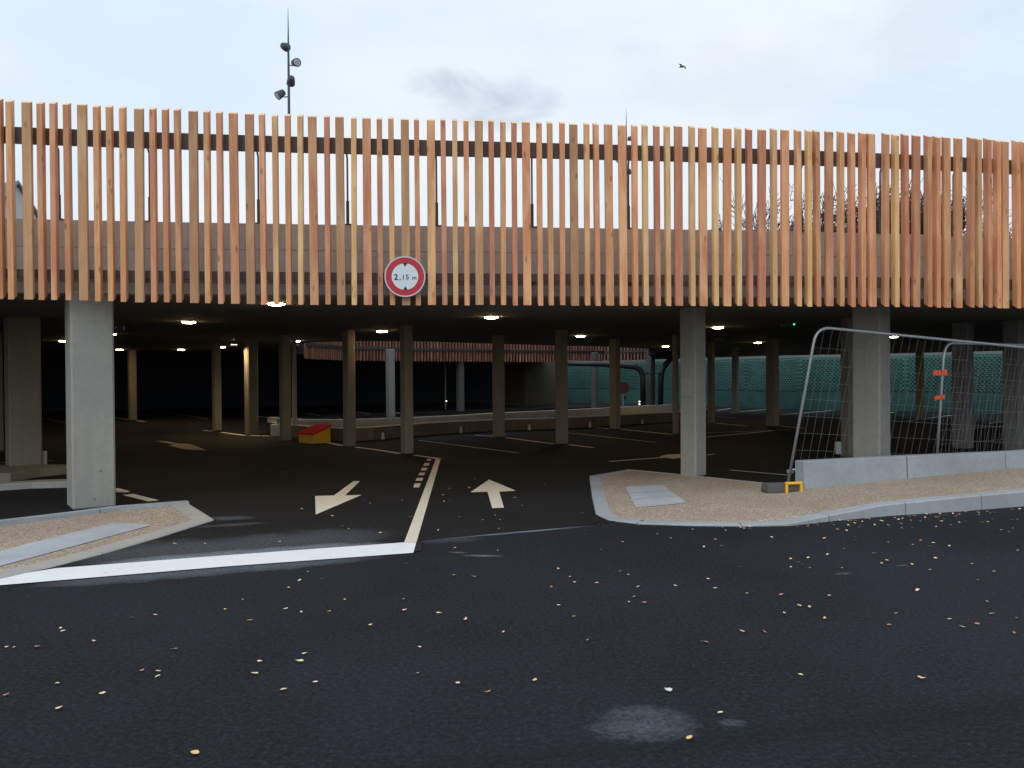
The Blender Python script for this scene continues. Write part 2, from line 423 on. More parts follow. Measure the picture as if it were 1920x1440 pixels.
def offset(line, d):
    out = []; n = len(line)
    for i in range(n):
        a = Vector(line[max(i - 1, 0)][:2]); b = Vector(line[min(i + 1, n - 1)][:2]); t = (b - a).normalized()
        out.append((line[i][0] - t.y * d, line[i][1] + t.x * d))
    return out
def resample(line, step):
    """points every step metres along a polyline of tuples (x, y, ...)"""
    out = []; acc = 0.0; nxt = 0.0
    for a, b in zip(line, line[1:]):
        L = math.dist(a[:2], b[:2])
        while nxt <= acc + L:
            t = (nxt - acc) / L; out.append(tuple(a[k] + (b[k] - a[k]) * t for k in range(len(a)))); nxt += step
        acc += L
    return out

# ------------------------------------------------------------------ ground, road, floor
tag(sheet('ground', [(-400, -300), (400, -300), (400, 700), (-400, 700)], M_RUSTIC, -0.03), kind='structure')
tag(sheet('road', [(-40, -14), (40, -14), (40, 16), (-40, 16)], M_ROAD, 0.0), kind='structure')
FLOOR_POLY = [(-38, 6.2), (-4.126, 6.629), (-3.854, 6.951), (-0.911, 7.53), (-0.907, 8.017), (-0.011, 8.421), (0.935, 8.87), (3.4, 10.4), (9, 12.4), (38, 13.2), (38, 60), (-38, 60)]
floor = tag(sheet('car_park_floor', FLOOR_POLY, M_FLOOR, 0.004), kind='structure')

def marking(name, poly, m=None, z=0.008): return sheet(name, poly, m or M_PAINT_W, z, floor)
marking('stop_line', [(-4.248, 6.3), (-4.359, 6.465), (-4.126, 6.629), (-3.993, 6.768), (-3.843, 6.931), (-2.589, 7.383), (-1.046, 7.907), (-0.928, 7.903), (-0.9, 7.439), (-2.437, 6.947), (-3.967, 6.372)], M_PAINT)
marking('sealing_patch', [(-0.919, 7.94), (-0.873, 7.939), (-0.838, 7.528), (-0.896, 7.484)], M_BLACK, 0.010)
marking('lane_line', [(-1.468, 15.785), (-1.376, 15.779), (-0.927, 7.915), (-1.045, 7.919)], M_PAINT_W)
# out arrow and in arrow
marking('lane_arrow', [(-2.424, 12.581), (-2.326, 12.576), (-2.249, 11.067), (-2.034, 11.106), (-2.281, 9.546), (-2.642, 11.037), (-2.4, 11.075)])
marking('lane_arrow', [(-0.362, 12.66), (0.041, 11.413), (-0.186, 11.32), (-0.107, 9.95), (-0.248, 9.917), (-0.347, 11.328), (-0.579, 11.288)])
marking('lane_arrow', [(-9.073, 20.953), (-8.691, 20.75), (-8.115, 20.052), (-7.758, 19.867), (-6.692, 18.092), (-7.317, 18.402), (-8.094, 19.442), (-8.078, 19.74)], M_PAINT_T)
DASH = [[(-1.632, 15.897), (-1.56, 15.892), (-1.541, 15.496), (-1.617, 15.501)], [(-1.612, 15.124), (-1.519, 15.118), (-1.493, 14.671), (-1.588, 14.677)],
        [(-1.571, 14.338), (-1.477, 14.333), (-1.454, 13.93), (-1.549, 13.936)], [(-1.533, 13.63), (-1.44, 13.625), (-1.424, 13.261), (-1.518, 13.266)],
        [(-1.496, 12.921), (-1.395, 12.915), (-1.381, 12.556), (-1.479, 12.561)], [(-1.455, 12.251), (-1.366, 12.276), (-1.338, 11.809), (-1.422, 11.813)]]
for d in DASH: marking('dash', d)
LINES = [  # painted bay lines on the car park floor: end points and width
    ((-4.544, 20.064), (-3.932, 19.101), .12), ((-3.537, 18.644), (-3.043, 18.069), .12), ((-3.043, 18.069), (-2.32, 17.031), .12), ((-1.979, 16.665), (-1.405, 15.882), .12),
    ((-9.392, 25.059), (-8.91, 24.532), .12), ((-8.463, 24.028), (-7.333, 22.642), .12), ((-7.167, 22.626), (-6.611, 22.375), .12),
    ((-2.329, 20.526), (0.132, 16.966), .07), ((-1.014, 22.234), (-0.512, 21.606), .12), ((-0.174, 21.205), (0.979, 19.134), .12), ((1.288, 18.96), (1.765, 18.085), .12),
    ((2.44, 25.291), (2.867, 24.485), .12), ((3.163, 24.21), (4.237, 21.922), .12), ((1.551, 22.801), (3.37, 19.384), .07), ((1.774, 15.179), (2.965, 15.884), .10),
    ((3.601, 13.701), (4.349, 12.928), .07), ((3.82, 16.247), (4.027, 16.452), .08),
    ((6.59, 26.761), (7.173, 25.284), .10), ((7.63, 30.738), (8.099, 29.905), .08), ((4.919, 20.913), (7.292, 23.081), .10), ((5.276, 22.428), (7.871, 23.473), .08), ((8.965, 36.114), (10.112, 38.246), .10),
    ((9.0, 34.042), (11.312, 36.846), .10), ((8.113, 24.915), (8.522, 24.114), .10), ((10.42, 31.993), (13.678, 35.341), .10), ((12.985, 27.201), (16.308, 30.716), .10), ((14.723, 25.499), (15.893, 26.835), .10),
    ((15.116, 33.097), (15.522, 33.513), .10), ((-14.082, 30.969), (-13.409, 30.173), .12), ((-16.171, 33.61), (-14.792, 31.809), .10), ((-18.83, 33.135), (-15.789, 29.452), .08), ((-15.41, 37.285), (-11.705, 31.79), .07),
    ((-10.443, 33.679), (-9.66, 32.718), .12), ((-9.032, 36.312), (-7.96, 34.219), .07), ((-5.153, 36.232), (-4.544, 35.133), .12), ((-6.941, 37.038), (-6.127, 35.371), .10),
    ((-9.778, 15.756), (-9.609, 15.744), .08), ((-11.284, 18.186), (-11.087, 18.172), .08), ((-9.089, 16.103), (-8.938, 16.093), .06), ((-5.273, 11.313), (-4.66, 10.708), .14), ((-5.748, 11.922), (-5.411, 11.578), .10), ((-5.613, 11.641), (-5.386, 11.524), .08)]
for a, b, w in LINES:
    a, b = Vector(a), Vector(b); n = Vector((-(b - a).y, (b - a).x)).normalized() * w / 2
    marking('bay_line', [tuple(a + n), tuple(b + n), tuple(b - n), tuple(a - n)], M_PAINT_W if w > .09 else M_PAINT_T)
marking('lane_arrow', [(2.841, 15.997), (3.063, 16.411), (3.633, 16.593), (3.515, 16.054), (3.028, 15.576)], M_PAINT_W)

# ------------------------------------------------------------------ right-hand pavement
FRONT_R = [(*(1.931, 13.784), 0.02), (*(1.202, 12.945), 0.02), (*(1.034, 10.773), 0.02), (*(0.947, 9.438), 0.02), (*(1.042, 9.048), 0.02), (*(1.356, 8.806), 0.02), (*(1.899, 8.69), 0.02),
           (*(2.447, 8.642), 0.022), (*(2.9, 8.658), 0.03), (*(3.452, 8.929), 0.07), (*(4.159, 9.216), 0.13), (*(5.146, 9.499), 0.165),
           (*(6.086, 9.827), 0.18), (*(9.452, 10.929), 0.20), (*(15.829, 12.64), 0.20)]
BACK_R = [(*(2.649, 13.07), 0.02), (*(3.672, 11.876), 0.025), (*(4.092, 11.758), 0.045), (*(5.821, 12.198), 0.11), (*(7.562, 12.603), 0.18), (*(12.071, 13.959), 0.20), (*(19.745, 15.769), 0.20)]
inner = offset([p[:2] for p in FRONT_R], 0.17)
poly = [(x, y) for x, y in inner] + [p[:2] for p in BACK_R[::-1]]
zs = [p[2] - 0.003 for p in FRONT_R] + [p[2] for p in BACK_R[::-1]]
pav = tag(sheet('pavement', poly, M_AGG, 0, zs=zs), kind='structure')
line = list(FRONT_R)
kp = resample(line, 0.06)
def kerb_run(pts3, per, parent, m, width=0.17, gap=1, bev=0.012, side=1.0):
    """kerb stones laid end to end along a line of points 6 cm apart; the mortar joint is the gap between them"""
    i = 0
    while i < len(pts3) - 2:
        seg = pts3[i:min(i + per, len(pts3))]
        if len(seg) < 2: break
        a = Vector(seg[-2]); b = Vector(seg[-1]); seg = seg[:-1] + [tuple(a + (b - a) * 0.80)]
        outl = [p[:2] for p in seg]; 
        mb = MB(); n = len(seg); inn = offset(outl, width * side)
        vs = []
        for p, q in zip(seg, inn):
            vs += [(p[0], p[1], -0.10), (p[0], p[1], p[2] - bev), (p[0] + (q[0] - p[0]) * bev / width, p[1] + (q[1] - p[1]) * bev / width, p[2]), (q[0], q[1], p[2]), (q[0], q[1], -0.10)]
        fs = []
        for k in range(n - 1):
            for j in range(5):
                jj = (j + 1) % 5; fs.append((5 * k + j, 5 * k + 5 + j, 5 * k + 5 + jj, 5 * k + jj))
        fs += [(0, 1, 2, 3, 4), tuple(5 * (n - 1) + j for j in (4, 3, 2, 1, 0))]
        mb.add(vs, fs); mb.build('kerb_stone', m, parent)
        i += per - 1
kerb_run(kp, 19, pav, M_KERB)
bk = resample([(p[0], p[1], p[2] + 0.004) for p in [FRONT_R[0]] + BACK_R[:3]], 0.06)
kerb_run(bk, 19, pav, M_KERBW, width=0.08, side=-1.0)
from mathutils.bvhtree import BVHTree
bvh = BVHTree.FromPolygons([v.co.copy() for v in pav.data.vertices], [tuple(p.vertices) for p in pav.data.polygons])
qs = [Vector(q) for q in ((1.585, 11.649), (2.145, 11.79), (2.115, 10.027), (1.461, 9.812))]
for k in range(3):                       # three slabs laid side by side, flush with the gravel finish
    mb = MB(); vs = []; fs = []
    for i in range(3):
        for j in range(7):
            v_ = (k + 0.012 + (i / 2) * 0.976) / 3; u = j / 6
            p = qs[0].lerp(qs[1], u).lerp(qs[3].lerp(qs[2], u), v_)
            hit = bvh.ray_cast(Vector((p.x, p.y, 1)), Vector((0, 0, -1)))[0]
            vs.append((p.x, p.y, (hit.z if hit else 0.025) + 0.005))
    for i in range(2):
        for j in range(6): fs.append((i * 7 + j, i * 7 + j + 1, i * 7 + j + 8, i * 7 + j + 7))
    mb.add(vs, fs); mb.build('paving_slab', M_SLAB, pav)

# ------------------------------------------------------------------ left-hand island
ISL_F = [(*(-4.127, 10.445), 0.03), (*(-3.337, 9.224), 0.02), (*(-3.53, 8.249), 0.02), (*(-3.71, 7.528), 0.02), (*(-3.894, 6.983), 0.02), (*(-4.086, 6.563), 0.02), (*(-4.342, 6.087), 0.02), (*(-4.771, 5.409), 0.02)]
ISL_B = [(*(-4.127, 10.445), 0.05), (*(-4.816, 9.983), 0.06), (*(-5.14, 9.565), 0.06), (*(-5.59, 8.994), 0.07), (*(-6.058, 8.507), 0.07), (*(-6.903, 7.727), 0.07)]
isl = tag(sheet('pavement', offset([p[:2] for p in ISL_F], -0.02)[0:] + offset([p[:2] for p in ISL_B], 0.05)[::-1][:-1], M_AGG, 0.014), kind='structure')
kerb_run(resample(ISL_F, 0.06), 19, isl, M_KERBW, width=0.22, side=-1.0)
kerb_run(resample(ISL_B, 0.06), 19, isl, M_BLOCK, width=0.14, side=1.0)
sl = sheet('paving_slab', [(-4.781, 7.234), (-4.718, 7.584), (-4.523, 8.482), (-4.37, 9.03), (-3.88, 8.882), (-4.341, 6.977), (-4.44, 6.716)], M_SLAB, 0.020, isl)
# kerbs further in on the left
mb = MB(); mb.ribbon([(-8.897, 11.859), (-7.316, 11.78), (-6.978, 11.984), (-6.468, 12.072)], 0.30, 0.0, 0.10); k1 = mb.build('garage_kerb', M_KERBW, bevel=0.01); tag(k1, kind='structure')
mb = MB(); mb.prism([(-9.585, 12.778), (-7.788, 12.808), (-7.674, 13.406), (-7.377, 13.824), (-7.502, 14.06), (-10.686, 14.249)], 0.0, 0.14); k2 = mb.build('garage_kerb', M_PILLAR_IN, bevel=0.01); tag(k2, kind='structure')

# ------------------------------------------------------------------ the car park building
gar = thing('parking_garage', 'open-sided concrete car park deck on square pillars behind the timber slats', 'building', (0, 12, 0))
def gp(o):
    o.parent = gar; o.matrix_parent_inverse = Matrix.Translation((0, -12, 0)); return o
FRONT = [(-16, 7.643), (-12, 8.441), (-9, 9.039), (-6.6, 9.517), (-5.5, 9.721), (-4.54, 9.876), (-3.58, 10.013), (-2.62, 10.137), (-1.65, 10.253), (-0.69, 10.362), (0.27, 10.469), (1.23, 10.578), (2.19, 10.693), (3.15, 10.818), (4.12, 10.958), (5.08, 11.114), (6.04, 11.292), (7.0, 11.495), (7.2, 11.541), (9.5, 12.075)]
def facade(d, x0=-99, x1=99): return offset([p for p in FRONT if x0 <= p[0] <= x1], d)
edge = facade(0.38)
TEAL = [(2.456, 47.5, 1.707), (3.188, 47.0, 1.7), (6.971, 45.0, 1.669), (9.216, 42.0, 1.645), (11.074, 39.0, 1.624), (12.544, 36.0, 1.606), (14.454, 35.0, 1.59), (16.234, 34.0, 1.575), (18.802, 31.0, 1.55), (23.5, 26, 0), (26.5, 20, 0), (28, 13.5, 0)]
TEAL = [p[:2] for p in TEAL]
slab_in = offset(TEAL, -3.0)            # slab stops short of the teal wall and lets daylight fall behind it
def outer_ring():
    pts = [p for p in slab_in if p[1] > 14.4]
    return pts
HOLE = [(-6.904, 26.5, 1.717)[:2], (-5.85, 25.2, 1.706)[:2], (-4.317, 24.8, 1.695)[:2], (-2.619, 25.4, 1.684)[:2], (-0.532, 27.6, 1.676)[:2], (1.721, 29.6, 1.665)[:2], (3.626, 31.2, 1.656)[:2], (5.618, 34.0, 1.649)[:2],
        (6.936, 40.4, 1.657)[:2], (4.522, 41.2, 1.676)[:2], (-0.246, 38.6, 1.702)[:2], (-4.512, 35.0, 1.723)[:2], (-6.727, 32.6, 1.732)[:2], (-7.48, 29.0, 1.728)[:2]]
outer = edge + [(9.6, 13.0)] + [(26.0, 14.6)] + outer_ring()[::-1] + [(2.4, 50.0), (-32, 50.0), (-32, 12)]
def slab_with_hole(name, outer, hole, z0, z1, m):
    from mathutils.geometry import delaunay_2d_cdt
    vs = [Vector(p) for p in outer] + [Vector(p) for p in hole]
    n, h = len(outer), len(hole)
    area = sum(outer[i][0] * outer[(i + 1) % n][1] - outer[(i + 1) % n][0] * outer[i][1] for i in range(n))
    e1 = [(i, (i + 1) % n) for i in range(n)]; e2 = [(n + i, n + (i + 1) % h) for i in range(h)]
    r = delaunay_2d_cdt(vs, e1 + e2, [], 1, 1e-5)   # triangles inside the outline
    V, Fc = r[0], r[2]
    def inside(p, poly):
        c = False; k = len(poly)
        for i in range(k):
            a, b = poly[i], poly[(i + 1) % k]
            if (a[1] > p[1]) != (b[1] > p[1]) and p[0] < (b[0] - a[0]) * (p[1] - a[1]) / (b[1] - a[1]) + a[0]: c = not c
        return c
    tris = []
    for f in Fc:
        cx = sum(V[i][0] for i in f) / 3; cy_ = sum(V[i][1] for i in f) / 3
        if inside((cx, cy_), outer) and not inside((cx, cy_), hole): tris.append(tuple(f))
    mb = MB(); N = len(V)
    vv = [(p[0], p[1], z0) for p in V] + [(p[0], p[1], z1) for p in V]
    ff = [t[::-1] for t in tris] + [tuple(i + N for i in t) for t in tris]
    from collections import Counter
    cnt = Counter()
    for t in tris:
        for i in range(3):
            a, b = t[i], t[(i + 1) % 3]; cnt[(min(a, b), max(a, b))] += 1
    ff += [(a, b, b + N, a + N) for (a, b), c in cnt.items() if c == 1]
    mb.add(vv, ff)
    return mb.build(name, m)
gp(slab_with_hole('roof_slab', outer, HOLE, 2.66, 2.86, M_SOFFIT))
# slab lip and recess under the parapet
mb = MB(); mb.ribbon(facade(0.36), 0.24, 2.645, 2.775); gp(mb.build('slab_edge_beam', M_EDGE))
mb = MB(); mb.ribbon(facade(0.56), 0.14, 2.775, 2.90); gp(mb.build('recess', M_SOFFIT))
mb = MB(); mb.ribbon(facade(0.47), 0.26, 2.90, 3.215); gp(mb.build('parapet_lower_course', M_PARAPET))
mb = MB(); mb.ribbon(facade(0.478), 0.24, 3.215, 3.225); gp(mb.build('parapet_joint', M_EDGE))
mb = MB(); mb.ribbon(facade(0.47), 0.26, 3.225, 3.555); gp(mb.build('parapet_upper_course', M_PARAPET))
# beam round the slab edge by the teal wall, and the fascia of the far ring
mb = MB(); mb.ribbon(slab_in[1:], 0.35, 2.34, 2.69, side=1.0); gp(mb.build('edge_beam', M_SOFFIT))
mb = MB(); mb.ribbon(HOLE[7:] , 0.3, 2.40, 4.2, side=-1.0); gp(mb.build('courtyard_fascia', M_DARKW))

# pillars: square, all turned with the structural grid; given by nearest base point and apparent width
GRID = 0.72
def pillar(base, wproj, m=None, rz=GRID, z1=2.66, bev=0.022):
    X, Y = base; va = math.atan2(-X, Y); ph = rz - va
    w = wproj / (abs(math.cos(ph)) + abs(math.sin(ph)))
    dist = w * 0.5 * max(abs(math.cos(ph)) + abs(math.sin(ph)), 1.0)
    d = Vector((X, Y)).normalized(); c = Vector((X, Y)) + d * dist * 0.95
    mb = MB(); mb.box((0, 0, z1 / 2), (w, w, z1))
    o = mb.build('pillar', m or M_PILLAR_IN, bevel=bev)
    o.parent = gar; o.location = (c.x, c.y - 12, 0); o.rotation_euler = (0, 0, rz)
    return o, w
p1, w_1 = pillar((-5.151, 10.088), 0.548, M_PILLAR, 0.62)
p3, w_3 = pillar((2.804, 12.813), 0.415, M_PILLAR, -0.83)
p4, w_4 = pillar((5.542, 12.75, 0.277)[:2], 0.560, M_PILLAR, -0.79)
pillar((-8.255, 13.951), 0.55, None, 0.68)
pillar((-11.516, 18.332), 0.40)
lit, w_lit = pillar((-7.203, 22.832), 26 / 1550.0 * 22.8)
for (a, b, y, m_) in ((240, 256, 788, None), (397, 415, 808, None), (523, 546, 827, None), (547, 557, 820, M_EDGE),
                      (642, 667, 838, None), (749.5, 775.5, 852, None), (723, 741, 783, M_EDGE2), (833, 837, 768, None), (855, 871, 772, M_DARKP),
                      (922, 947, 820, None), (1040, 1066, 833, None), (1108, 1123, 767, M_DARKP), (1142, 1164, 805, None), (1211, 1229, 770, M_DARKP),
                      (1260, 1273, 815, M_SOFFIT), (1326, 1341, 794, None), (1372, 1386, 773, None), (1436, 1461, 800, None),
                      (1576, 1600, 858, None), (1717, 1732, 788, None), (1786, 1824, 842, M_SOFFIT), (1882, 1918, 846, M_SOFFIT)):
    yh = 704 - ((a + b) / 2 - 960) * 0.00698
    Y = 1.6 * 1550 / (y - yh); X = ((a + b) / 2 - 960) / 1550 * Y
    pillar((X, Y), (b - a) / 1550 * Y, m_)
# small marks on the front pillars
mb = MB(); mb.box((0.0, -w_3 / 2 - 0.006, 1.40), (0.21, 0.012, 0.30)); o = mb.build('cover_plate', M_PILLAR, p3, bevel=0.004)
for (x, z) in ((-0.03, 1.0), (0.09, 0.80)):
    mb = MB(); mb.lathe([(0.016, 0), (0.020, 0.006)], 10, (x, -w_3 / 2 + 0.002, z), Matrix.Rotation(rad(90), 3, 'X')); mb.build('tie_hole', M_SOFFIT, p3)
for (x, z) in ((0.07, 0.46), (0.0, 0.12)):
    mb = MB(); mb.lathe([(0.014, 0), (0.018, 0.006)], 10, (x, -w_1 / 2 + 0.002, z), Matrix.Rotation(rad(90), 3, 'X')); mb.build('tie_hole', M_SOFFIT, p1)
mb = MB(); mb.box((*(-8.13, 14.3, 0.226)[:2], 0.225), (0.11, 0.08, 0.245)); gp(mb.build('junction_box', M_BOX, bevel=0.008))
mb = MB(); mb.box((*(5.989, 15.2, 0.194)[:2], 0.225), (0.10, 0.08, 0.23)); gp(mb.build('junction_box', M_BOX, bevel=0.008))
# black rain pipes at the far pillar
def bent(pts, r, name='rain_pipe', m=M_PIPE):
    P_ = [Vector(p) for p in pts]; out = [P_[0]]
    for a, b, c in zip(P_, P_[1:], P_[2:]):
        la = min((b - a).length, (c - b).length) * 0.45; la = min(la, 0.5)
        s0 = b + (a - b).normalized() * la; s1 = b + (c - b).normalized() * la
        for k in range(6):
            t = k / 5; out.append(s0 * (1 - t) ** 2 + b * 2 * t * (1 - t) + s1 * t * t)
    out.append(P_[-1]); mb = MB(); mb.tube(out, r, 10); return mb.build(name, m, smooth=True)
gp(bent([(2.365, 35.5, 2.111), (4.163, 35.8, 2.057), (5.694, 36.0, 1.909), (5.708, 36.0, 0.051)], 0.12))
gp(bent([(7.207, 36.0, 2.526), (6.507, 36.0, 1.881), (6.451, 36.0, 0.046)], 0.12))
for q in ((6.079, 35.95, 1.651), (6.073, 35.95, 0.422)):
    mb = MB(); mb.box(q, (0.75, 0.3, 0.05)); gp(mb.build('pipe_strap', M_PIPE))
# tiny indicator lights on the pillars
for (px_, m_) in (((-7.899, 24.5, 0.264), M_GREEN), ((-7.9, 24.5, 0.169), M_GREEN), ((-3.022, 38.0, 0.42), M_WLED), ((5.239, 34.0, 0.467), M_WLED), ((5.238, 34.0, 0.357), M_WLED)):
    mb = MB(); mb.lathe([(0.02, 0), (0.035, 0.02), (0.02, 0.05)], 8, px_); gp(mb.build('indicator_lamp', m_))
# emergency exit lamps and cameras under the soffit
def ceil_box(p, name, label, cat, green=False):
    t = thing(name, label, cat, (p[0], p[1], 2.66))
    mb = MB(); mb.tube([(0, 0, 0), (0, 0, -0.10)], 0.012, 6); mb.build('hanger', M_DARK, t)
    mb = MB(); mb.box((0, 0, -0.155), (0.26, 0.05, 0.09)); mb.build('housing', M_DARK, t, bevel=0.008)
    mb = MB(); mb.box((0.10 if green else 0, -0.03, -0.14), (0.025, 0.012, 0.025)); mb.build('lens', M_GREEN if green else M_LENS, t)
    return t
ceil_box((5.184, 15.5, 2.504), 'exit_lamp', 'small emergency lamp with a green light hanging above the leaning fence', 'exit lamp', True)
ceil_box((5.47, 22.0, 2.499), 'exit_lamp', 'small unlit emergency lamp hanging right of the pillar with the cover plate', 'exit lamp')
ceil_box((8.135, 30.0, 2.511), 'exit_lamp', 'tiny far emergency lamp hanging in front of the teal wall', 'exit lamp')
ceil_box((-7.158, 15.0, 2.54), 'security_camera', 'small grey box under the ceiling just right of the front left pillar', 'camera')
ceil_box((-8.66, 26.0, 2.566), 'security_camera', 'small dark box under the ceiling beside the brightly lit far pillar', 'camera')
# stair core seen through the courtyard, dark walls at the back and left
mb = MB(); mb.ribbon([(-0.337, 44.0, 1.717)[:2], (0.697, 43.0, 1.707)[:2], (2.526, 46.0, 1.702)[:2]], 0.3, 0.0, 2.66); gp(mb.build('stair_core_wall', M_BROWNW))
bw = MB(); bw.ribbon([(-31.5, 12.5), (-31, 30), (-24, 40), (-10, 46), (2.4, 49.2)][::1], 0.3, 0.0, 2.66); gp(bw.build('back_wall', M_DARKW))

# ------------------------------------------------------------------ teal perimeter wall
tw = thing('retaining_wall', 'teal painted wall with a diamond relief closing the car park at the back right', 'wall', (*TEAL[5], 0))
def tp(o): o.parent = tw; o.matrix_parent_inverse = Matrix.Translation((-TEAL[5][0], -TEAL[5][1], 0)); return o
for a, b in zip(TEAL, TEAL[1:]):
    mb = MB(); mb.ribbon([a, b], 0.25, 0.0, 2.30, side=1.0); tp(mb.build('wall_panel', M_TEAL))
    mb = MB(); mb.ribbon([a, b], 0.29, 2.30, 2.46, side=1.0); tp(mb.build('coping', M_TEALBAND))
mb = MB()
cell = 0.165
for a, b in zip(TEAL, TEAL[1:]):
    a, b = Vector(a), Vector(b); d = (b - a).normalized(); n = Vector((d.y, -d.x)); L = (b - a).length
    for r in range(18):
        zc = 0.86 + r * cell / 2 * 1.0
        if zc > 2.24: break
        k = 0; u = (cell / 2 if r % 2 else cell)
        while u < L - cell / 2:
            c = a + d * u; o_ = n * 0.004; ap = n * 0.055
            vs = [(*(c - d * cell / 2 + o_), zc), (*(c + o_), zc - cell / 2), (*(c + d * cell / 2 + o_), zc), (*(c + o_), zc + cell / 2), (*(c + ap), zc + 0.015)]
            mb.add(vs, [(0, 1, 4), (1, 2, 4), (2, 3, 4), (3, 0, 4)]); u += cell
o = tp(mb.build('diamond_relief', M_TEAL)); o['kind'] = 'stuff'

# ------------------------------------------------------------------ low walls of the inner courtyard
W1 = [(-6.942, 23.4, 1.709), (-6.211, 22.4, 1.702), (-5.625, 21.7, 1.696), (-4.805, 20.7, 1.687), (-4.078, 20.4, 1.682), (-3.487, 20.8, 1.679), (-2.811, 21.8, 1.676), (-1.637, 23.1, 1.672), (-0.46, 23.9, 1.665), (1.272, 24.6, 1.655), (2.998, 25.8, 1.646), (5.383, 27.8, 1.635), (7.163, 30.0, 1.628)]
W2 = [(-7.564, 25.5, 1.719), (-6.191, 24.0, 1.706), (-4.911, 23.8, 1.696), (-3.172, 24.6, 1.686), (-1.814, 25.6, 1.679), (-0.524, 27.2, 1.675), (1.494, 28.9, 1.665), (3.579, 30.8, 1.655), (6.583, 34.0, 1.643)]
w1 = thing('courtyard_wall', 'low dark concrete wall curving across the car park, nearer of the two', 'wall', (W1[6][0], W1[6][1], 0), group='low walls round the inner courtyard')
w2 = thing('courtyard_wall', 'low pale wall curving behind the dark one across the car park', 'wall', (W2[4][0], W2[4][1], 0), group='low walls round the inner courtyard')
def under(o, root): o.parent = root; o.matrix_parent_inverse = Matrix.Translation(-root.location); return o
mb = MB(); mb.ribbon([p[:2] for p in W1], 0.18, 0.0, 0.315); under(mb.build('wall_face', M_LOWW), w1)
mb = MB(); mb.ribbon(offset([p[:2] for p in W1], -0.01), 0.20, 0.315, 0.335); under(mb.build('coping', M_LOWL), w1)
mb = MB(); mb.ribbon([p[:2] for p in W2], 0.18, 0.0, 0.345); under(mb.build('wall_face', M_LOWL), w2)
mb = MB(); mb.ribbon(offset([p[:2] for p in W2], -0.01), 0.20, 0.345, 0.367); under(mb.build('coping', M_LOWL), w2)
for p in ((-3.29, 21.0, 0.078), (-1.441, 23.1, 0.045), (0.489, 24.1, 0.073), (2.366, 25.2, 0.071), (4.197, 26.7, 0.055)):
    mb = MB(); mb.tube([(p[0], p[1], 0.0), (p[0], p[1], 0.17)], [0.05, 0.03], 8); under(mb.build('drain_spout', M_BOX), w1)

M_SOIL = mat('dark_soil', (0.012, 0.010, 0.008), 1.0, spec=0.0)
tag(sheet('courtyard_bed', [p[:2] for p in W2[1:-1]] + [p for p in HOLE[8:]], M_SOIL, 0.012), kind='structure')
# ------------------------------------------------------------------ ceiling lights
LIGHTS = [((-3.353, 11.797), 'bright round ceiling light just under the slats, nearest to the entrance'),
          ((-6.066, 15.547), 'round ceiling light above the far painted arrow on the left'),
          ((-0.364, 14.824), 'round ceiling light above the painted arrow pointing in'),
          ((-3.007, 19.17), 'round ceiling light just left of the middle pillar below the height sign'),
          ((4.636, 18.593), 'round ceiling light to the right of the pillar with the cover plate'),
          ((1.86, 22.252), 'round ceiling light above the middle of the inner slats'),
          ((-6.261, 24.006), 'round ceiling light above the red and yellow grit bin'),
          ((8.262, 27.76), 'round ceiling light in front of the teal wall left of the leaning fence'),
          ((5.739, 30.849), 'round ceiling light above the far pillar with black pipes'),
          ((-9.898, 28.24), 'far round ceiling light left of the brightly lit pillar'),
          ((-12.264, 30.646), 'far round ceiling light between two dim pillars on the left'),
          ((-14.317, 30.183), 'far round ceiling light just right of the front left pillar'),
          ((-12.43, 22.964), 'round ceiling light between the two large pillars at the left edge'),
          ((11.048, 23.941), 'round ceiling light just right of the front right pillar'),
          ((13.343, 33.616), 'tiny far ceiling light seen through the leaning fence mesh'),
          ((-9.508, 19.757), 'small ceiling light peeping out right of the front left pillar')]
lamp_ring = MB(); lamp_ring.lathe([(0.140, 0.0), (0.140, -0.008), (0.128, -0.012), (0.02, -0.012)], 24); RING_ME = lamp_ring.mesh('ring')
lamp_disc = MB(); lamp_disc.lathe([(0.124, -0.013), (0.112, -0.026), (0.07, -0.036), (0.01, -0.040)], 24); DISC_ME = lamp_disc.mesh('disc')
for p, lab in LIGHTS:
    t = thing('ceiling_light', lab, 'ceiling light', (p[0], p[1], 2.658), group='round lights under the deck')
    s = 0.5 if 'small' in lab or 'tiny' in lab else 1.0
    a = link('ring', RING_ME, M_RING, t); b = link('lens', DISC_ME, M_LAMP, t); a.scale = b.scale = (s, s, s)

na = math.radians(-90) + GRID - math.radians(90); nx, ny = math.cos(na), math.sin(na)
LP = Vector((lit.location.x + nx * (w_lit / 2 + 0.34), lit.location.y + 12 + ny * (w_lit / 2 + 0.34), 2.50))
alamp = thing('added_lamp', 'small added hooded lamp shining down the brightly lit far pillar left of the grit bin', 'added lamp', LP, GRID)  # invented lamp, added so that the far pillar is brightly lit
mb = MB(); mb.lathe([(0.11, 0.0), (0.11, 0.10), (0.03, 0.13), (0.02, 0.13), (0.10, 0.09), (0.10, 0.0), (0.11, 0.0)], 16, cap=False); mb.build('hood', M_DARK, alamp)
mb = MB(); mb.lathe([(0.095, 0.06), (0.09, 0.055)], 16); mb.build('lens', mat('added_lamp_glow', (1, 1, 1), 0.5, emit=(1.0, 0.72, 0.34), estr=420.0), alamp)
mb = MB(); mb.tube([(0, 0, 0.12), (0, 0, 0.155)], 0.015, 6); mb.build('stem', M_DARK, alamp)

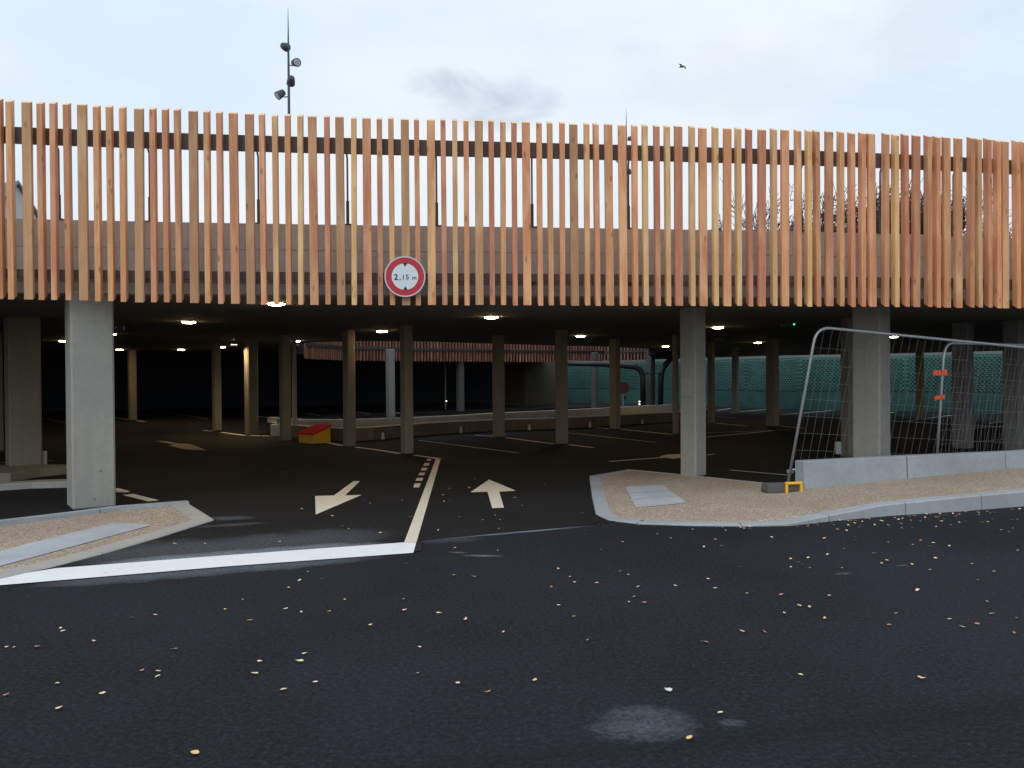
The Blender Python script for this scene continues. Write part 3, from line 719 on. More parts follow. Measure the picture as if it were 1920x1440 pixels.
# ------------------------------------------------------------------ the front slat screen
SLATS = [
(-8.267, 9.185, 'N', 'b', 0.1968),
(-8.102, 9.218, 'N', 'o', 0.1968),
(-7.937, 9.251, 'N', 'o', 0.1968),
(-7.772, 9.284, 'W', 's', 0.1968),
(-7.607, 9.317, 'N', 'b', 0.1968),
(-7.442, 9.349, 'N', 'o', 0.1968),
(-7.277, 9.382, 'N', 'o', 0.1968),
(-7.112, 9.415, 'W', 's', 0.1968),
(-6.947, 9.448, 'N', 'b', 0.1968),
(-6.782, 9.481, 'N', 'o', 0.1968),
(-6.617, 9.514, 'N', 'o', 0.1968),
(-6.452, 9.547, 'W', 's', 0.1929),
(-6.287, 9.578, 'N', 'b', 0.1886),
(-6.122, 9.61, 'N', 'o', 0.1845),
(-5.957, 9.64, 'N', 'o', 0.1804),
(-5.842, 9.661, 'N', 'o', 0.1777),
(-5.655, 9.694, 'W', 'b', 0.1734),
(-5.522, 9.717, 'N', 'o', 0.1703),
(-5.386, 9.74, 'N', 's', 0.1673),
(-5.229, 9.766, 'N', 'o', 0.164),
(-5.062, 9.794, 'W', 'b', 0.1605),
(-4.91, 9.818, 'N', 'o', 0.1574),
(-4.765, 9.841, 'N', 'o', 0.1546),
(-4.623, 9.863, 'N', 'o', 0.1519),
(-4.447, 9.89, 'W', 'b', 0.1487),
(-4.286, 9.913, 'N', 's', 0.1459),
(-4.141, 9.935, 'N', 'o', 0.1434),
(-4.0, 9.955, 'N', 'o', 0.1411),
(-3.825, 9.979, 'W', 'b', 0.1384),
(-3.673, 10.0, 'N', 'o', 0.1361),
(-3.521, 10.021, 'N', 's', 0.1339),
(-3.353, 10.043, 'W', 'o', 0.1316),
(-3.171, 10.067, 'W', 'b', 0.1293),
(-3.019, 10.087, 'N', 's', 0.1274),
(-2.872, 10.106, 'N', 'y', 0.1257),
(-2.727, 10.124, 'N', 'o', 0.1241),
(-2.581, 10.142, 'N', 'y', 0.1226),
(-2.42, 10.162, 'W', 'o', 0.1211),
(-2.258, 10.181, 'N', 's', 0.1196),
(-2.097, 10.2, 'W', 'b', 0.1183),
(-1.942, 10.219, 'N', 'y', 0.1171),
(-1.776, 10.238, 'W', 's', 0.1159),
(-1.62, 10.256, 'N', 'o', 0.115),
(-1.476, 10.273, 'N', 'o', 0.1141),
(-1.309, 10.292, 'W', 'b', 0.1133),
(-1.16, 10.309, 'N', 's', 0.1127),
(-0.992, 10.328, 'W', 'o', 0.1121),
(-0.831, 10.346, 'N', 's', 0.1116),
(-0.697, 10.361, 'N', 'y', 0.1113),
(-0.555, 10.377, 'N', 's', 0.1111),
(-0.399, 10.394, 'W', 'b', 0.1109),
(-0.236, 10.412, 'N', 's', 0.1109),
(-0.097, 10.428, 'N', 'o', 0.1109),
(0.051, 10.444, 'N', 's', 0.1111),
(0.204, 10.461, 'W', 's', 0.1113),
(0.374, 10.48, 'N', 's', 0.1117),
(0.509, 10.496, 'N', 'o', 0.1121),
(0.655, 10.512, 'N', 's', 0.1126),
(0.813, 10.53, 'W', 'b', 0.1133),
(0.976, 10.549, 'N', 'o', 0.1141),
(1.11, 10.564, 'N', 's', 0.1149),
(1.265, 10.582, 'W', 'o', 0.1158),
(1.443, 10.603, 'W', 's', 0.117),
(1.602, 10.622, 'N', 's', 0.1183),
(1.738, 10.638, 'N', 'y', 0.1194),
(1.895, 10.657, 'N', 's', 0.1208),
(2.034, 10.674, 'N', 'y', 0.1221),
(2.172, 10.691, 'W', 's', 0.1235),
(2.357, 10.714, 'N', 'y', 0.1255),
(2.499, 10.732, 'W', 's', 0.1271),
(2.669, 10.754, 'N', 'y', 0.1292),
(2.816, 10.773, 'W', 's', 0.1311),
(2.982, 10.795, 'N', 'y', 0.1333),
(3.133, 10.816, 'N', 's', 0.1354),
(3.285, 10.836, 'W', 's', 0.1377),
(3.466, 10.862, 'N', 'y', 0.1405),
(3.607, 10.882, 'W', 's', 0.1428),
(3.803, 10.91, 'N', 's', 0.1461),
(3.947, 10.932, 'N', 'y', 0.1486),
(4.075, 10.951, 'N', 'o', 0.1509),
(4.226, 10.974, 'W', 'o', 0.1538),
(4.404, 11.002, 'N', 'o', 0.1572),
(4.563, 11.028, 'N', 's', 0.1604),
(4.711, 11.052, 'N', 's', 0.1635),
(4.848, 11.075, 'W', 's', 0.1664),
(5.046, 11.108, 'N', 'o', 0.1708),
(5.197, 11.135, 'N', 'y', 0.1742),
(5.348, 11.161, 'N', 's', 0.1777),
(5.487, 11.187, 'W', 'o', 0.181),
(5.685, 11.223, 'N', 'o', 0.1859),
(5.816, 11.248, 'N', 's', 0.1892),
(5.946, 11.273, 'W', 'o', 0.1926),
(6.125, 11.309, 'W', 'o', 0.1973),
(6.327, 11.35, 'N', 'o', 0.2028),
(6.456, 11.376, 'N', 'y', 0.2063),
(6.613, 11.41, 'N', 's', 0.2108),
(6.754, 11.44, 'N', 's', 0.2149),
(6.855, 11.462, 'W', 'o', 0.2178),
(7.07, 11.511, 'N', 's', 0.2243),
(7.184, 11.537, 'N', 'o', 0.2277),
(7.339, 11.573, 'N', 's', 0.2282),
(7.494, 11.609, 'W', 'o', 0.2282),
(7.649, 11.645, 'N', 'y', 0.2282),
(7.804, 11.681, 'N', 'o', 0.2282),
(7.959, 11.717, 'N', 's', 0.2282),
(8.114, 11.753, 'W', 'o', 0.2282),
(8.269, 11.789, 'N', 'y', 0.2282),
(8.424, 11.825, 'N', 'o', 0.2282),
(8.579, 11.861, 'N', 's', 0.2282),
(8.734, 11.897, 'W', 'o', 0.2282),
(8.889, 11.933, 'N', 'y', 0.2282),
(9.044, 11.969, 'N', 'o', 0.2282),
(9.199, 12.005, 'N', 's', 0.2282),
(9.354, 12.041, 'W', 'o', 0.2282)
]
scr = thing('slat_screen', 'screen of upright reddish timber slats hung along the front edge of the deck', 'slat screen', (0, 10.4, 2.5))
def sp_(o): return under(o, scr)
def slat_mesh(kind, cc):
    w, d = (0.100, 0.062) if kind == 'W' else (0.063, 0.100)
    z0, z1, cut = 0.0, 2.30, 0.55 * d
    mb = MB(); b = 0.004
    prof = [(-w / 2 + b, 0), (w / 2 - b, 0), (w / 2, b), (w / 2, d - b), (w / 2 - b, d), (-w / 2 + b, d), (-w / 2, d - b), (-w / 2, b)]
    vs = [(x, y, z0 + cut * y / d) for x, y in prof] + [(x, y, z1 + cut * y / d) for x, y in prof]
    n = len(prof)
    mb.add(vs, [tuple(range(n))[::-1], tuple(range(n, 2 * n))] + [(i, (i + 1) % n, (i + 1) % n + n, i + n) for i in range(n)])
    me = mb.mesh('slat_%s' % kind); me.materials.append(WOOD[cc]); me.materials.append(M_END)
    for p in me.polygons:
        if abs(p.normal.z) > 0.6: p.material_index = 1
    return me
SM = {(k, c): slat_mesh(k, c) for k in 'NW' for c in 'soby'}
for x, y, kind, cc, yaw in SLATS:
    z0 = 2.487 + max(0.0, (-3.0 - x)) * 0.016
    o = bpy.data.objects.new('slat', SM[(kind, cc)]); COL.objects.link(o)
    o.location = (x, y + random.uniform(-.004, .004), z0 + random.uniform(-.006, .004))
    o.rotation_euler = (rad(random.uniform(-.15, .15)), rad(random.gauss(0, .13)), yaw * 0.9 + rad(random.gauss(0, .8)))
    o.scale = (1, 1, 1 + random.uniform(-.002, .002))
    sp_(o)
RAILO = 0.125
mb = MB(); mb.ribbon(facade(RAILO), 0.05, 4.385, 4.575); sp_(mb.build('top_rail', M_RAIL))
mb = MB(); mb.ribbon(facade(RAILO), 0.05, 2.80, 2.90); sp_(mb.build('bottom_rail', M_RAIL))
cs = facade(0.30)
def on_curve(xx):
    for a, b in zip(cs, cs[1:]):
        if a[0] <= xx <= b[0]:
            t = (xx - a[0]) / (b[0] - a[0]); return a[1] + (b[1] - a[1]) * t
    return cs[-1][1]
for q in ((-5.559, 10.2, 4.29), (-4.487, 10.3, 4.309), (-3.181, 10.45, 4.339), (-2.087, 10.6, 4.37), (-0.962, 10.75, 4.401), (0.28, 10.9, 4.432), (1.571, 11.05, 4.462), (2.767, 11.2, 4.492), (3.979, 11.35, 4.523), (5.127, 11.5, 4.554), (6.248, 11.7, 4.598), (7.335, 11.9, 4.642)):
    y = on_curve(q[0]) + 0.22; x = q[0] * y / q[1]
    mb = MB(); mb.tube([(x, y - 0.36, 4.48), (x, y - .05, 4.48), (x, y, 4.42), (x, y, 3.9), (x, y, 3.55)], [0.012, 0.012, 0.012, 0.012, 0.014], 8)
    mb.tube([(x, y, 3.87), (x, y, 3.55)], 0.021, 8); mb.box((x, y, 3.562), (0.14, 0.12, 0.012)); sp_(mb.build('post', M_DARK))
    mb = MB(); mb.box((x, y - 0.13, 2.85), (0.05, 0.16, 0.05)); sp_(mb.build('bracket', M_DARK))

# ------------------------------------------------------------------ inner slat screen round the courtyard
inn = thing('slat_screen', 'smaller screen of maroon timber slats hanging over the inner courtyard', 'slat screen', (*(-1.429, 37.0, 1.706)[:2], 2.3))
ln = offset(HOLE[8:][::-1] , -0.28)
ln = [(p[0], p[1]) for p in ln]
if ln[0][0] > ln[-1][0]: ln = ln[::-1]
pts = resample([(a, b) for a, b in ln], 0.165)
SMI = {}
WOODD = wood('maroon_wood', (0.27, 0.12, 0.075), (0.11, 0.045, 0.03))
for k in 'NW':
    w, d = (0.085, 0.06) if k == 'W' else (0.06, 0.085)
    mb = MB(); mb.prism([(-w / 2, 0), (w / 2, 0), (w / 2, d), (-w / 2, d)], [0, 0, .05, .05], [2.2, 2.2, 2.25, 2.25]); me = mb.mesh('inner_slat'); me.materials.append(WOODD); SMI[k] = me
for i, p in enumerate(pts):
    q = pts[min(i + 1, len(pts) - 1)]; q0 = pts[max(i - 1, 0)]
    ang = math.atan2(q[1] - q0[1], q[0] - q0[0])
    o = bpy.data.objects.new('slat', SMI['W' if i % 3 == 0 else 'N']); COL.objects.link(o)
    o.location = (p[0], p[1], 2.23); o.rotation_euler = (0, 0, ang); under(o, inn)
mb = MB(); mb.ribbon([(p[0], p[1]) for p in offset(ln, -0.06)], 0.04, 2.69, 2.79); under(mb.build('bottom_rail', M_PIPE), inn)
mb = MB(); mb.ribbon([(p[0], p[1]) for p in offset(ln, 0.11)], 0.05, 4.1, 4.3); under(mb.build('top_rail', M_RAIL), inn)

# ------------------------------------------------------------------ height limit sign
sc_ = (-1.313, 10.26, 2.829)
sg = thing('height_sign', 'round red-ringed height limit sign reading 2,15 m fixed to the slats', 'sign', sc_, math.atan(0.115))
def disc(name, r, y, m, th=0.004, n=56, r0=None):
    mb = MB()
    if r0 is None: mb.lathe([(r, 0), (r, th)], n, (0, y, 0), Matrix.Rotation(rad(90), 3, 'X'))
    else:
        k = []
        for rr, z in ((r0, 0), (r0, th), (r, th), (r, 0)): k.append((rr, z))
        base = len(mb.v)
        R_ = Matrix.Rotation(rad(90), 3, 'X')
        for rr, z in k:
            for j in range(n):
                t = 2 * math.pi * j / n; q = R_ @ Vector((rr * math.cos(t), rr * math.sin(t), z)); mb.v.append((q.x, q.y + y, q.z))
        for i in range(4):
            for j in range(n):
                a = i * n + j; b = i * n + (j + 1) % n; c = ((i + 1) % 4) * n
                mb.f.append((a, b, c + (j + 1) % n, c + j))
    return mb.build(name, m, sg)
disc('back_plate', 0.247, -0.012, M_BACK, 0.010)
disc('rim', 0.251, -0.014, M_RIM, 0.014, r0=0.236)
disc('red_ring', 0.236, -0.022, M_RED, 0.003, r0=0.163)
disc('white_disc', 0.164, -0.021, M_WHITE, 0.003)
pxm = 10.26 / 1550.0
def tri(pts_, name='triangle'):
    mb = MB(); vs = [((x - 760) * pxm, -0.0262, (519.5 - y) * pxm) for x, y in pts_] + [((x - 760) * pxm, -0.0235, (519.5 - y) * pxm) for x, y in pts_]
    mb.add(vs, [(0, 1, 2), (5, 4, 3), (0, 3, 4, 1), (1, 4, 5, 2), (2, 5, 3, 0)]); mb.build(name, M_BLACK, sg)
tri([(756, 494), (764.8, 494), (760.4, 501.5)]); tri([(756.3, 544.5), (765, 544.5), (760.6, 537.5)])
def glyph(txt, xpx, ypx, hpx, bold=0.0, squeeze=1.0):
    cu = bpy.data.curves.new('digits', 'FONT'); cu.body = txt; cu.size = 1.0; cu.extrude = 0.02; cu.offset = bold
    o = bpy.data.objects.new('tmp', cu); COL.objects.link(o)
    bpy.context.view_layer.update()
    me = bpy.data.meshes.new_from_object(o.evaluated_get(bpy.context.evaluated_depsgraph_get()))
    bpy.data.objects.remove(o)
    s_ = hpx * pxm / 0.70
    for v in me.vertices:
        x, y, z = v.co; v.co = (x * s_ * squeeze, -0.0250 - z * 0.05, y * s_)
    me.materials.clear(); me.materials.append(M_BLACK)
    g = link('lettering', me, None, sg); g.location = ((xpx - 760) * pxm, 0, (519.5 - ypx) * pxm)
glyph('2', 739.8, 525.6, 10.4, 0.028, 1.0)
glyph(',', 749.4, 525.3, 10.0, 0.012, 1.0)
glyph('1', 753.6, 524.8, 8.8, 0.012, 1.05); glyph('5', 761.2, 524.6, 8.8, 0.012, 1.0)
glyph('m', 773.0, 525.2, 7.9, 0.008, 0.98)
mb = MB(); mb.box((0, 0.002, 0.10), (0.34, 0.02, 0.03)); mb.box((0, 0.002, -0.10), (0.34, 0.02, 0.03)); mb.build('mounting_rail', M_BACK, sg)
sg.location.y -= 0.03

# ------------------------------------------------------------------ granite block wall on the pavement
wb = thing('block_wall', 'low wall of long grey granite blocks along the back of the right pavement', 'wall', (*(3.873, 10.966), 0.0))
base = [Vector((3.885, 11.002)), Vector((5.559, 11.602)), Vector((7.254, 12.118)), Vector((9.484, 13.008)), Vector((12.328, 14.046)), Vector((15.895, 15.017))]
for i, (a, b) in enumerate(zip(base, base[1:])):
    d = (b - a).normalized(); n = Vector((-d.y, d.x)); a2 = a + d * 0.009; b2 = b - d * 0.009; t = 0.20
    bat = 0.02
    vs = []
    for z, off in ((-0.02, 0.0), (0.425, bat)):
        for p, nn in ((a2, off), (b2, off), (b2, t), (a2, t)): vs.append((*(p + n * nn), z))
    mb = MB(); mb.add(vs, [(3, 2, 1, 0), (4, 5, 6, 7), (0, 1, 5, 4), (1, 2, 6, 5), (2, 3, 7, 6), (3, 0, 4, 7)])
    under(mb.build('wall_block', M_BLOCK, bevel=0.008), wb)

# ------------------------------------------------------------------ temporary mesh fence panels
def fence(label, BL, TL, TR, BR, group):
    BL, TL, TR, BR = (Vector(v) for v in (BL, TL, TR, BR))
    f = thing('mesh_fence', label, 'fence', tuple(BL), group=group)
    r = 0.22
    def corner(a, b, c):
        s0 = b + (a - b).normalized() * r; s1 = b + (c - b).normalized() * r
        return [s0 * (1 - t) ** 2 + b * 2 * t * (1 - t) + s1 * t * t for t in [k / 7 for k in range(8)]]
    mb = MB(); mb.tube([BL] + corner(BL, TL, TR) + corner(TL, TR, BR) + [BR], 0.020, 10); under(mb.build('frame_tube', M_GALV, smooth=True), f)
    lo0 = BL.lerp(TL, 0.08); lo1 = BR.lerp(TR, 0.08)
    mb = MB(); mb.tube([lo0, lo1], 0.014, 8); under(mb.build('bottom_tube', M_GALV, smooth=True), f)
    n = 33; ex = (TR - TL).normalized()
    for i in range(1, n):
        t = i / n; a = lo0.lerp(lo1, t); b = TL.lerp(TR, t)
        dist = min(t, 1 - t) * (TR - TL).length
        if dist < r: b = b + (a - b).normalized() * (r - math.sqrt(max(0, r * r - (r - dist) ** 2))) * 0.55
        mb = MB(); mb.tube([a, b], 0.0017, 4, False); under(mb.build('wire', M_WIRE), f)
    for i in range(1, 8):
        t = i / 8 * 0.96 + 0.02; a = lo0.lerp(TL, t); b = lo1.lerp(TR, t)
        mb = MB(); mb.tube([a, b], 0.0017, 4, False); under(mb.build('wire', M_WIRE), f)
    return f
A_BL = (3.879, 11.62, 0.079); A_TL = (4.202, 11.4, 2.24); A_TR = (8.34, 12.55, 1.914)
A_BR = tuple(Vector(A_TR) + (Vector(A_BL) - Vector(A_TL)) * 0.97)
f1 = fence('leaning wire mesh fence panel with its foot in the yellow-handled block', A_BL, A_TL, A_TR, A_BR, 'temporary mesh fence panels')
B_TL = (6.437, 12.3, 2.039); B_BL = (6.307, 12.3, 0.126); B_TR = (9.322, 14.0, 2.023)
B_TR = (B_TR[0], B_TR[1], B_TL[2]); 
B_BR = tuple(Vector(B_TR) + (Vector(B_BL) - Vector(B_TL)))
f2 = fence('upright wire mesh fence panel with orange tape tied round its post', B_BL, B_TL, B_TR, B_BR, 'temporary mesh fence panels')
def tape(c, w, h, label):
    random.seed(int(c[0] * 1000))
    t = thing('orange_tape', label, 'tape', c)
    mb = MB(); mb.tube([(0, 0, -h / 2), (0, 0, h / 2)], 0.027, 12); mb.build('wrap', M_TAPE, t)
    for s_ in (-1, 1):
        v = []; n = 5
        for k in range(n):
            x = s_ * (0.024 + (w / 2 - 0.024) * k / (n - 1)); y = -0.02 - 0.012 * math.sin(k * 1.9 + s_)
            hh = h * (0.42 + 0.18 * (k / (n - 1)) + random.uniform(-.06, .06)); dz = random.uniform(-.01, .01) + 0.012 * s_ * k / n
            v += [(x, y, dz - hh), (x, y + 0.004, dz + hh), (x, y + 0.008, dz + hh * 0.98), (x, y + 0.004, dz - hh * 0.98)]
        fs = []
        for k in range(n - 1):
            for j in range(4):
                a, b = 4 * k + j, 4 * k + (j + 1) % 4; fs.append((a, b, b + 4, a + 4))
        fs += [(0, 1, 2, 3), (4 * n - 1, 4 * n - 2, 4 * n - 3, 4 * n - 4)]
        mb = MB(); mb.add(v, fs); mb.build('loose_end', M_TAPE, t)
tape((6.342, 12.27, 1.596), 0.205, 0.075, 'wider orange plastic tape tied high round the fence post')
tape((6.333, 12.27, 1.231), 0.145, 0.055, 'narrower orange plastic tape knotted lower on the fence post')
# foot block with the yellow handle
fb = thing('ballast_block', 'dark rubber fence foot with a yellow handle at the end of the granite wall', 'fence foot', (*(3.554, 10.775), 0.03), rad(8))
mb = MB(); vs = []
for z, e_ in ((0.0, 0.02), (0.03, 0.0), (0.125, 0.015)):
    for x, y in ((-0.24 + e_ * 1.2, 0.0 + e_ * 0.3), (0.24 - e_ * 0.4, 0.0 + e_ * 0.3), (0.24 - e_ * 0.4, 0.22 - e_ * 0.3), (-0.24 + e_ * 1.2, 0.22 - e_ * 0.3)): vs.append((x, y, z))
fs = [(3, 2, 1, 0), (8, 9, 10, 11)]
for k in (0, 4):
    for j in range(4): fs.append((k + j, k + (j + 1) % 4, k + 4 + (j + 1) % 4, k + 4 + j))
mb.add(vs, fs); mb.build('rubber_block', M_RUBBER, fb, bevel=0.010)
mb = MB(); hx = 0.115
for x in (hx - 0.10, hx + 0.10): mb.box((x, -0.012, 0.065), (0.032, 0.05, 0.115))
mb.box((hx, -0.012, 0.139), (0.232, 0.05, 0.034)); mb.build('handle', M_YELLOW, fb, bevel=0.008)
mb = MB(); mb.box((0, 0, 0), (0.09, 0.05, 0.05)); o = mb.build('clamp', M_GALV, f1, bevel=0.01); o.location = (0.035, 0.02, 0.14)

# ------------------------------------------------------------------ grit bin
gb = thing('grit_bin', 'yellow grit bin with a sloping red lid between two pillars', 'grit bin', (*(-4.72, 19.612), 0.0), rad(-38))
# local: front along -x side, slopes up towards +y
w, d, h0, h1 = 0.56, 0.52, 0.225, 0.40
prof = [(0, 0), (d, 0), (d, h1), (0, h0)]
mb = MB(); mb.add([(x, y, z) for x in (-w, 0) for y, z in prof], [(0, 1, 2, 3), (7, 6, 5, 4), (0, 4, 5, 1), (1, 5, 6, 2), (2, 6, 7, 3), (3, 7, 4, 0)]); mb.build('body', M_BINY, gb, bevel=0.015)
mb = MB(); mb.box((-w / 2, d / 2, 0.13), (w + 0.016, d + 0.016, 0.012)); mb.box((-w / 2, -0.012, 0.05), (0.05, 0.02, 0.09)); mb.build('body_rib', M_BINY, gb, bevel=0.003)
lp = [(-0.03, h0 - 0.012), (d + 0.03, h1 + 0.010), (d + 0.02, h1 + 0.045), (-0.02, h0 + 0.030)]
mb = MB(); mb.add([(x, y, z) for x in (-w - 0.03, 0.03) for y, z in lp], [(0, 1, 2, 3), (7, 6, 5, 4), (0, 4, 5, 1), (1, 5, 6, 2), (2, 6, 7, 3), (3, 7, 4, 0)]); mb.build('lid', M_BINR, gb, bevel=0.012)
cb = thing('concrete_block', 'small square concrete block beside the pillar left of the grit bin', 'block', (*(-6.418, 22.357), 0.0), rad(8))
mb = MB(); mb.box((0, 0.13, 0.16), (0.25, 0.26, 0.32)); mb.build('block_body', M_LOWL, cb, bevel=0.01)
bt = thing('water_bottle', 'small blue plastic water bottle standing on the concrete block', 'bottle', ((-6.374, 22.352)[0], (-6.374, 22.352)[1] + 0.12, 0.321))
mb = MB(); mb.lathe([(0.030, 0), (0.032, 0.02), (0.032, 0.12), (0.014, 0.16), (0.013, 0.175)], 14); mb.build('body', M_BOTTLE, bt, smooth=True)
mb = MB(); mb.lathe([(0.016, 0.175), (0.016, 0.195)], 12); mb.build('cap', M_BOX, bt)
rs = thing('road_sign', 'dark round sign on a pole seen behind a pillar before the teal wall', 'sign', (*(4.431, 33.0, 1.655)[:2], 0.0))
mb = MB(); mb.tube([(0, 0, 0), (0, 0, 1.35)], 0.03, 8); mb.build('pole', M_BACK, rs)
mb = MB(); mb.lathe([(0.24, 0), (0.24, 0.02)], 28, (0, -0.04, 1.08), Matrix.Rotation(rad(90), 3, 'X')); mb.build('disc', mat('faded_dark_red', (0.07, 0.012, 0.014), 0.6), rs)
mb = MB(); mb.box((0.08, -0.04, 0.68), (0.10, 0.02, 0.14)); mb.build('small_plate', M_BLACK, rs)

# ------------------------------------------------------------------ light masts on the deck
def mast(x, y, ztop, heads, s, label):
    m = thing('light_mast', label, 'light mast', (x, y, 2.86), group='slim masts with spotlights on the deck')
    H_ = ztop - 2.86
    mb = MB(); mb.box((0, 0, 0.01), (0.3 * s, 0.3 * s, 0.02)); mb.build('base_plate', M_DARK, m)
    mb = MB(); mb.tube([(0, 0, 0.02), (0, 0, H_ * 0.55), (0, 0, H_ - 1.15 * s), (0, 0, H_)], [0.062 * s, 0.045 * s, 0.028 * s, 0.004], 10); mb.build('pole', M_DARK, m, smooth=True)
    for dz, dx, yaw, pitch in heads:
        R_ = Matrix.Rotation(yaw, 3, 'Z') @ Matrix.Rotation(pitch, 3, 'X')
        c = Vector((dx, -0.02, dz - 2.86))
        mb = MB(); mb.lathe([(0.045, -0.15), (0.085, -0.12), (0.105, -0.02), (0.118, 0.10), (0.118, 0.115)], 18, c, R_ @ Matrix.Diagonal((s, s, s))); h = mb.build('spotlight', M_DARK, m, smooth=False)
        mb = MB(); mb.lathe([(0.098 * s, 0.112 * s), (0.09 * s, 0.122 * s)], 18, c, R_); mb.build('lens', M_LENS, h)
        mb = MB(); mb.tube([(0, 0, dz - 2.86 - 0.06 * s), (dx * 0.5, -0.01, dz - 2.86 - 0.08 * s), (dx, -0.02, dz - 2.86 - 0.02 * s)], 0.016 * s, 6); mb.build('arm', M_DARK, h)
m1 = (-6.131, 23.0, 10.275)
zt = (-6.145, 23.0, 11.834)[2]
# heads: height, sideways offset, and the way the lamp looks
mast(m1[0], 23.0, zt, [((-6.156, 23.0, 10.746)[2], -0.09, rad(170), rad(80)), ((-6.16, 23.0, 10.304)[2], 0.20, rad(38), rad(104)), ((-6.165, 23.0, 9.804)[2], 0.07, rad(200), rad(118)), ((-6.169, 23.0, 9.436)[2], -0.23, rad(-52), rad(128))], 1.0,
     'tall slim spotlight mast rising above the slats on the left')
m2 = (4.761, 34.0, 11.278)
mast(m2[0], 34.0, (4.757, 34.0, 12.52)[2], [((4.75, 34.0, 11.278)[2], 0.19, rad(60), rad(95)), ((4.746, 34.0, 10.427)[2], -0.30, rad(-60), rad(120)), ((4.743, 34.0, 9.947)[2], 0.08, rad(150), rad(110))], 0.95,
     'farther spotlight mast whose needle tip shows above the middle slats')

# ------------------------------------------------------------------ house beyond on the left
hs = thing('house', 'white gabled house with a slate roof just visible through the slats at far left', 'house', (*(-35.768, 60.0, 15.906)[:2], 0), rad(-25))
def quad_roof(o_len, dep, zt_, ze, over):
    # ridge along local x
    mb = MB()
    A = [(-o_len, -dep / 2 - over, ze), (0.25, -dep / 2 - over, ze), (0.25, 0, zt_), (-o_len, 0, zt_), (-o_len, dep / 2 + over, ze), (0.25, dep / 2 + over, ze)]
    B = [(x, y, z - 0.22) for x, y, z in A]
    mb.add(A + B, [(0, 1, 2, 3), (3, 2, 5, 4), (6, 9, 8, 7), (9, 10, 11, 8), (0, 6, 7, 1), (4, 5, 11, 10), (1, 7, 8, 2), (2, 8, 11, 5), (0, 3, 9, 6), (3, 4, 10, 9)]); return mb
quad_roof(9.0, 6.0, 15.95, 11.6, 0.2).build('roof', M_SLATE, hs)
mb = MB(); mb.add([(x, y, z) for x in (-8.8, 0) for y, z in ((-3, 0), (3, 0), (3, 11.45), (0, 15.65), (-3, 11.45))], [(0, 1, 2, 3, 4), (9, 8, 7, 6, 5), (0, 5, 6, 1), (1, 6, 7, 2), (2, 7, 8, 3), (3, 8, 9, 4), (4, 9, 5, 0)]); mb.build('wall', M_HOUSE, hs)
mb = MB(); mb.box((-6.0, 0, 16.1), (0.9, 0.6, 1.6)); mb.build('chimney', M_HOUSE, hs)

# ------------------------------------------------------------------ bare trees beyond
def tree(x, y, label, top, spread, n_limb, levels, dens, seed, fork=4.0):
    rnd = random.Random(seed)
    t = thing('bare_tree', label, 'tree', (x, y, -0.03), group='bare winter trees beyond the deck')
    tr = MB(); tr.tube([(0, 0, 0), (0.05, 0.0, fork * 0.5), (0.0, 0.05, fork)], [0.22, 0.18, 0.15], 8); tr.build('trunk', M_BARK, t, smooth=True)
    lm = MB(); tw_ = MB()
    def grow(p, d, L, r, lev):
        k = 3; pts_ = [p]; q = p.copy(); dd = d.copy()
        for _ in range(k):
            dd = (dd + Vector((rnd.gauss(0, .16), rnd.gauss(0, .16), rnd.gauss(.06, .10)))).normalized(); q = q + dd * L / k; pts_.append(q.copy())
        rs_ = [r * (1 - 0.38 * i / k) for i in range(k + 1)]
        (lm if lev <= 1 else tw_).tube(pts_, rs_, 5 if lev <= 1 else 3, False)
        if lev >= levels or q.z > top: return
        for _ in range(dens if lev < levels - 1 else dens + 1):
            a = rnd.choice(pts_[1:]); nd = (dd + Vector((rnd.gauss(0, .55), rnd.gauss(0, .55), rnd.gauss(.05, .4)))).normalized()
            grow(a.copy(), nd, L * rnd.uniform(.55, .8), max(r * .55, 0.016), lev + 1)
    for i in range(n_limb):
        a = 2 * math.pi * i / n_limb + rnd.uniform(-.3, .3); s_ = rnd.uniform(.3, 1) * spread
        d = Vector((math.cos(a) * s_, math.sin(a) * s_, 1)).normalized()
        grow(Vector((0, 0, fork)), d, (top - fork) * rnd.uniform(.38, .5), 0.08, 0)
    lm.build('limb', M_BARK, t)
    o = tw_.build('twigs', M_BARK, t); o['kind'] = 'stuff'
    return t
tree((13.913, 44.0, 1.618)[0], 44, 'sparse bare tree, leftmost of the row seen through the right slats', 11.2, 0.8, 9, 4, 4, 3)
tree((17.067, 46.0, 1.601)[0], 46, 'bare tree with thin crown right of the sparse one behind the slats', 10.4, 0.9, 10, 5, 3, 5)
tree((18.564, 42.0, 1.58)[0], 42, 'densest bare pollard tree behind the right slats', 10.3, 0.95, 10, 5, 4, 8)
tree((21.293, 44.0, 1.566)[0], 44, 'bare pollard tree overlapping the densest one on its right', 10.5, 0.8, 11, 5, 4, 9)
tree((24.825, 45.0, 1.544)[0], 45, 'bare tree with few branches near the right edge behind the slats', 11.5, 0.7, 5, 4, 3, 12)
tree((28.019, 45.0, 1.522)[0], 45, 'bare tree at the right edge of the view behind the slats', 12.3, 0.8, 7, 4, 3, 14)
tree((-8.316, 60.0, 1.814)[0], 60, 'far bare treetop just showing over the parapet above the height sign', 13.0, 0.5, 3, 3, 2, 21, 8.0)

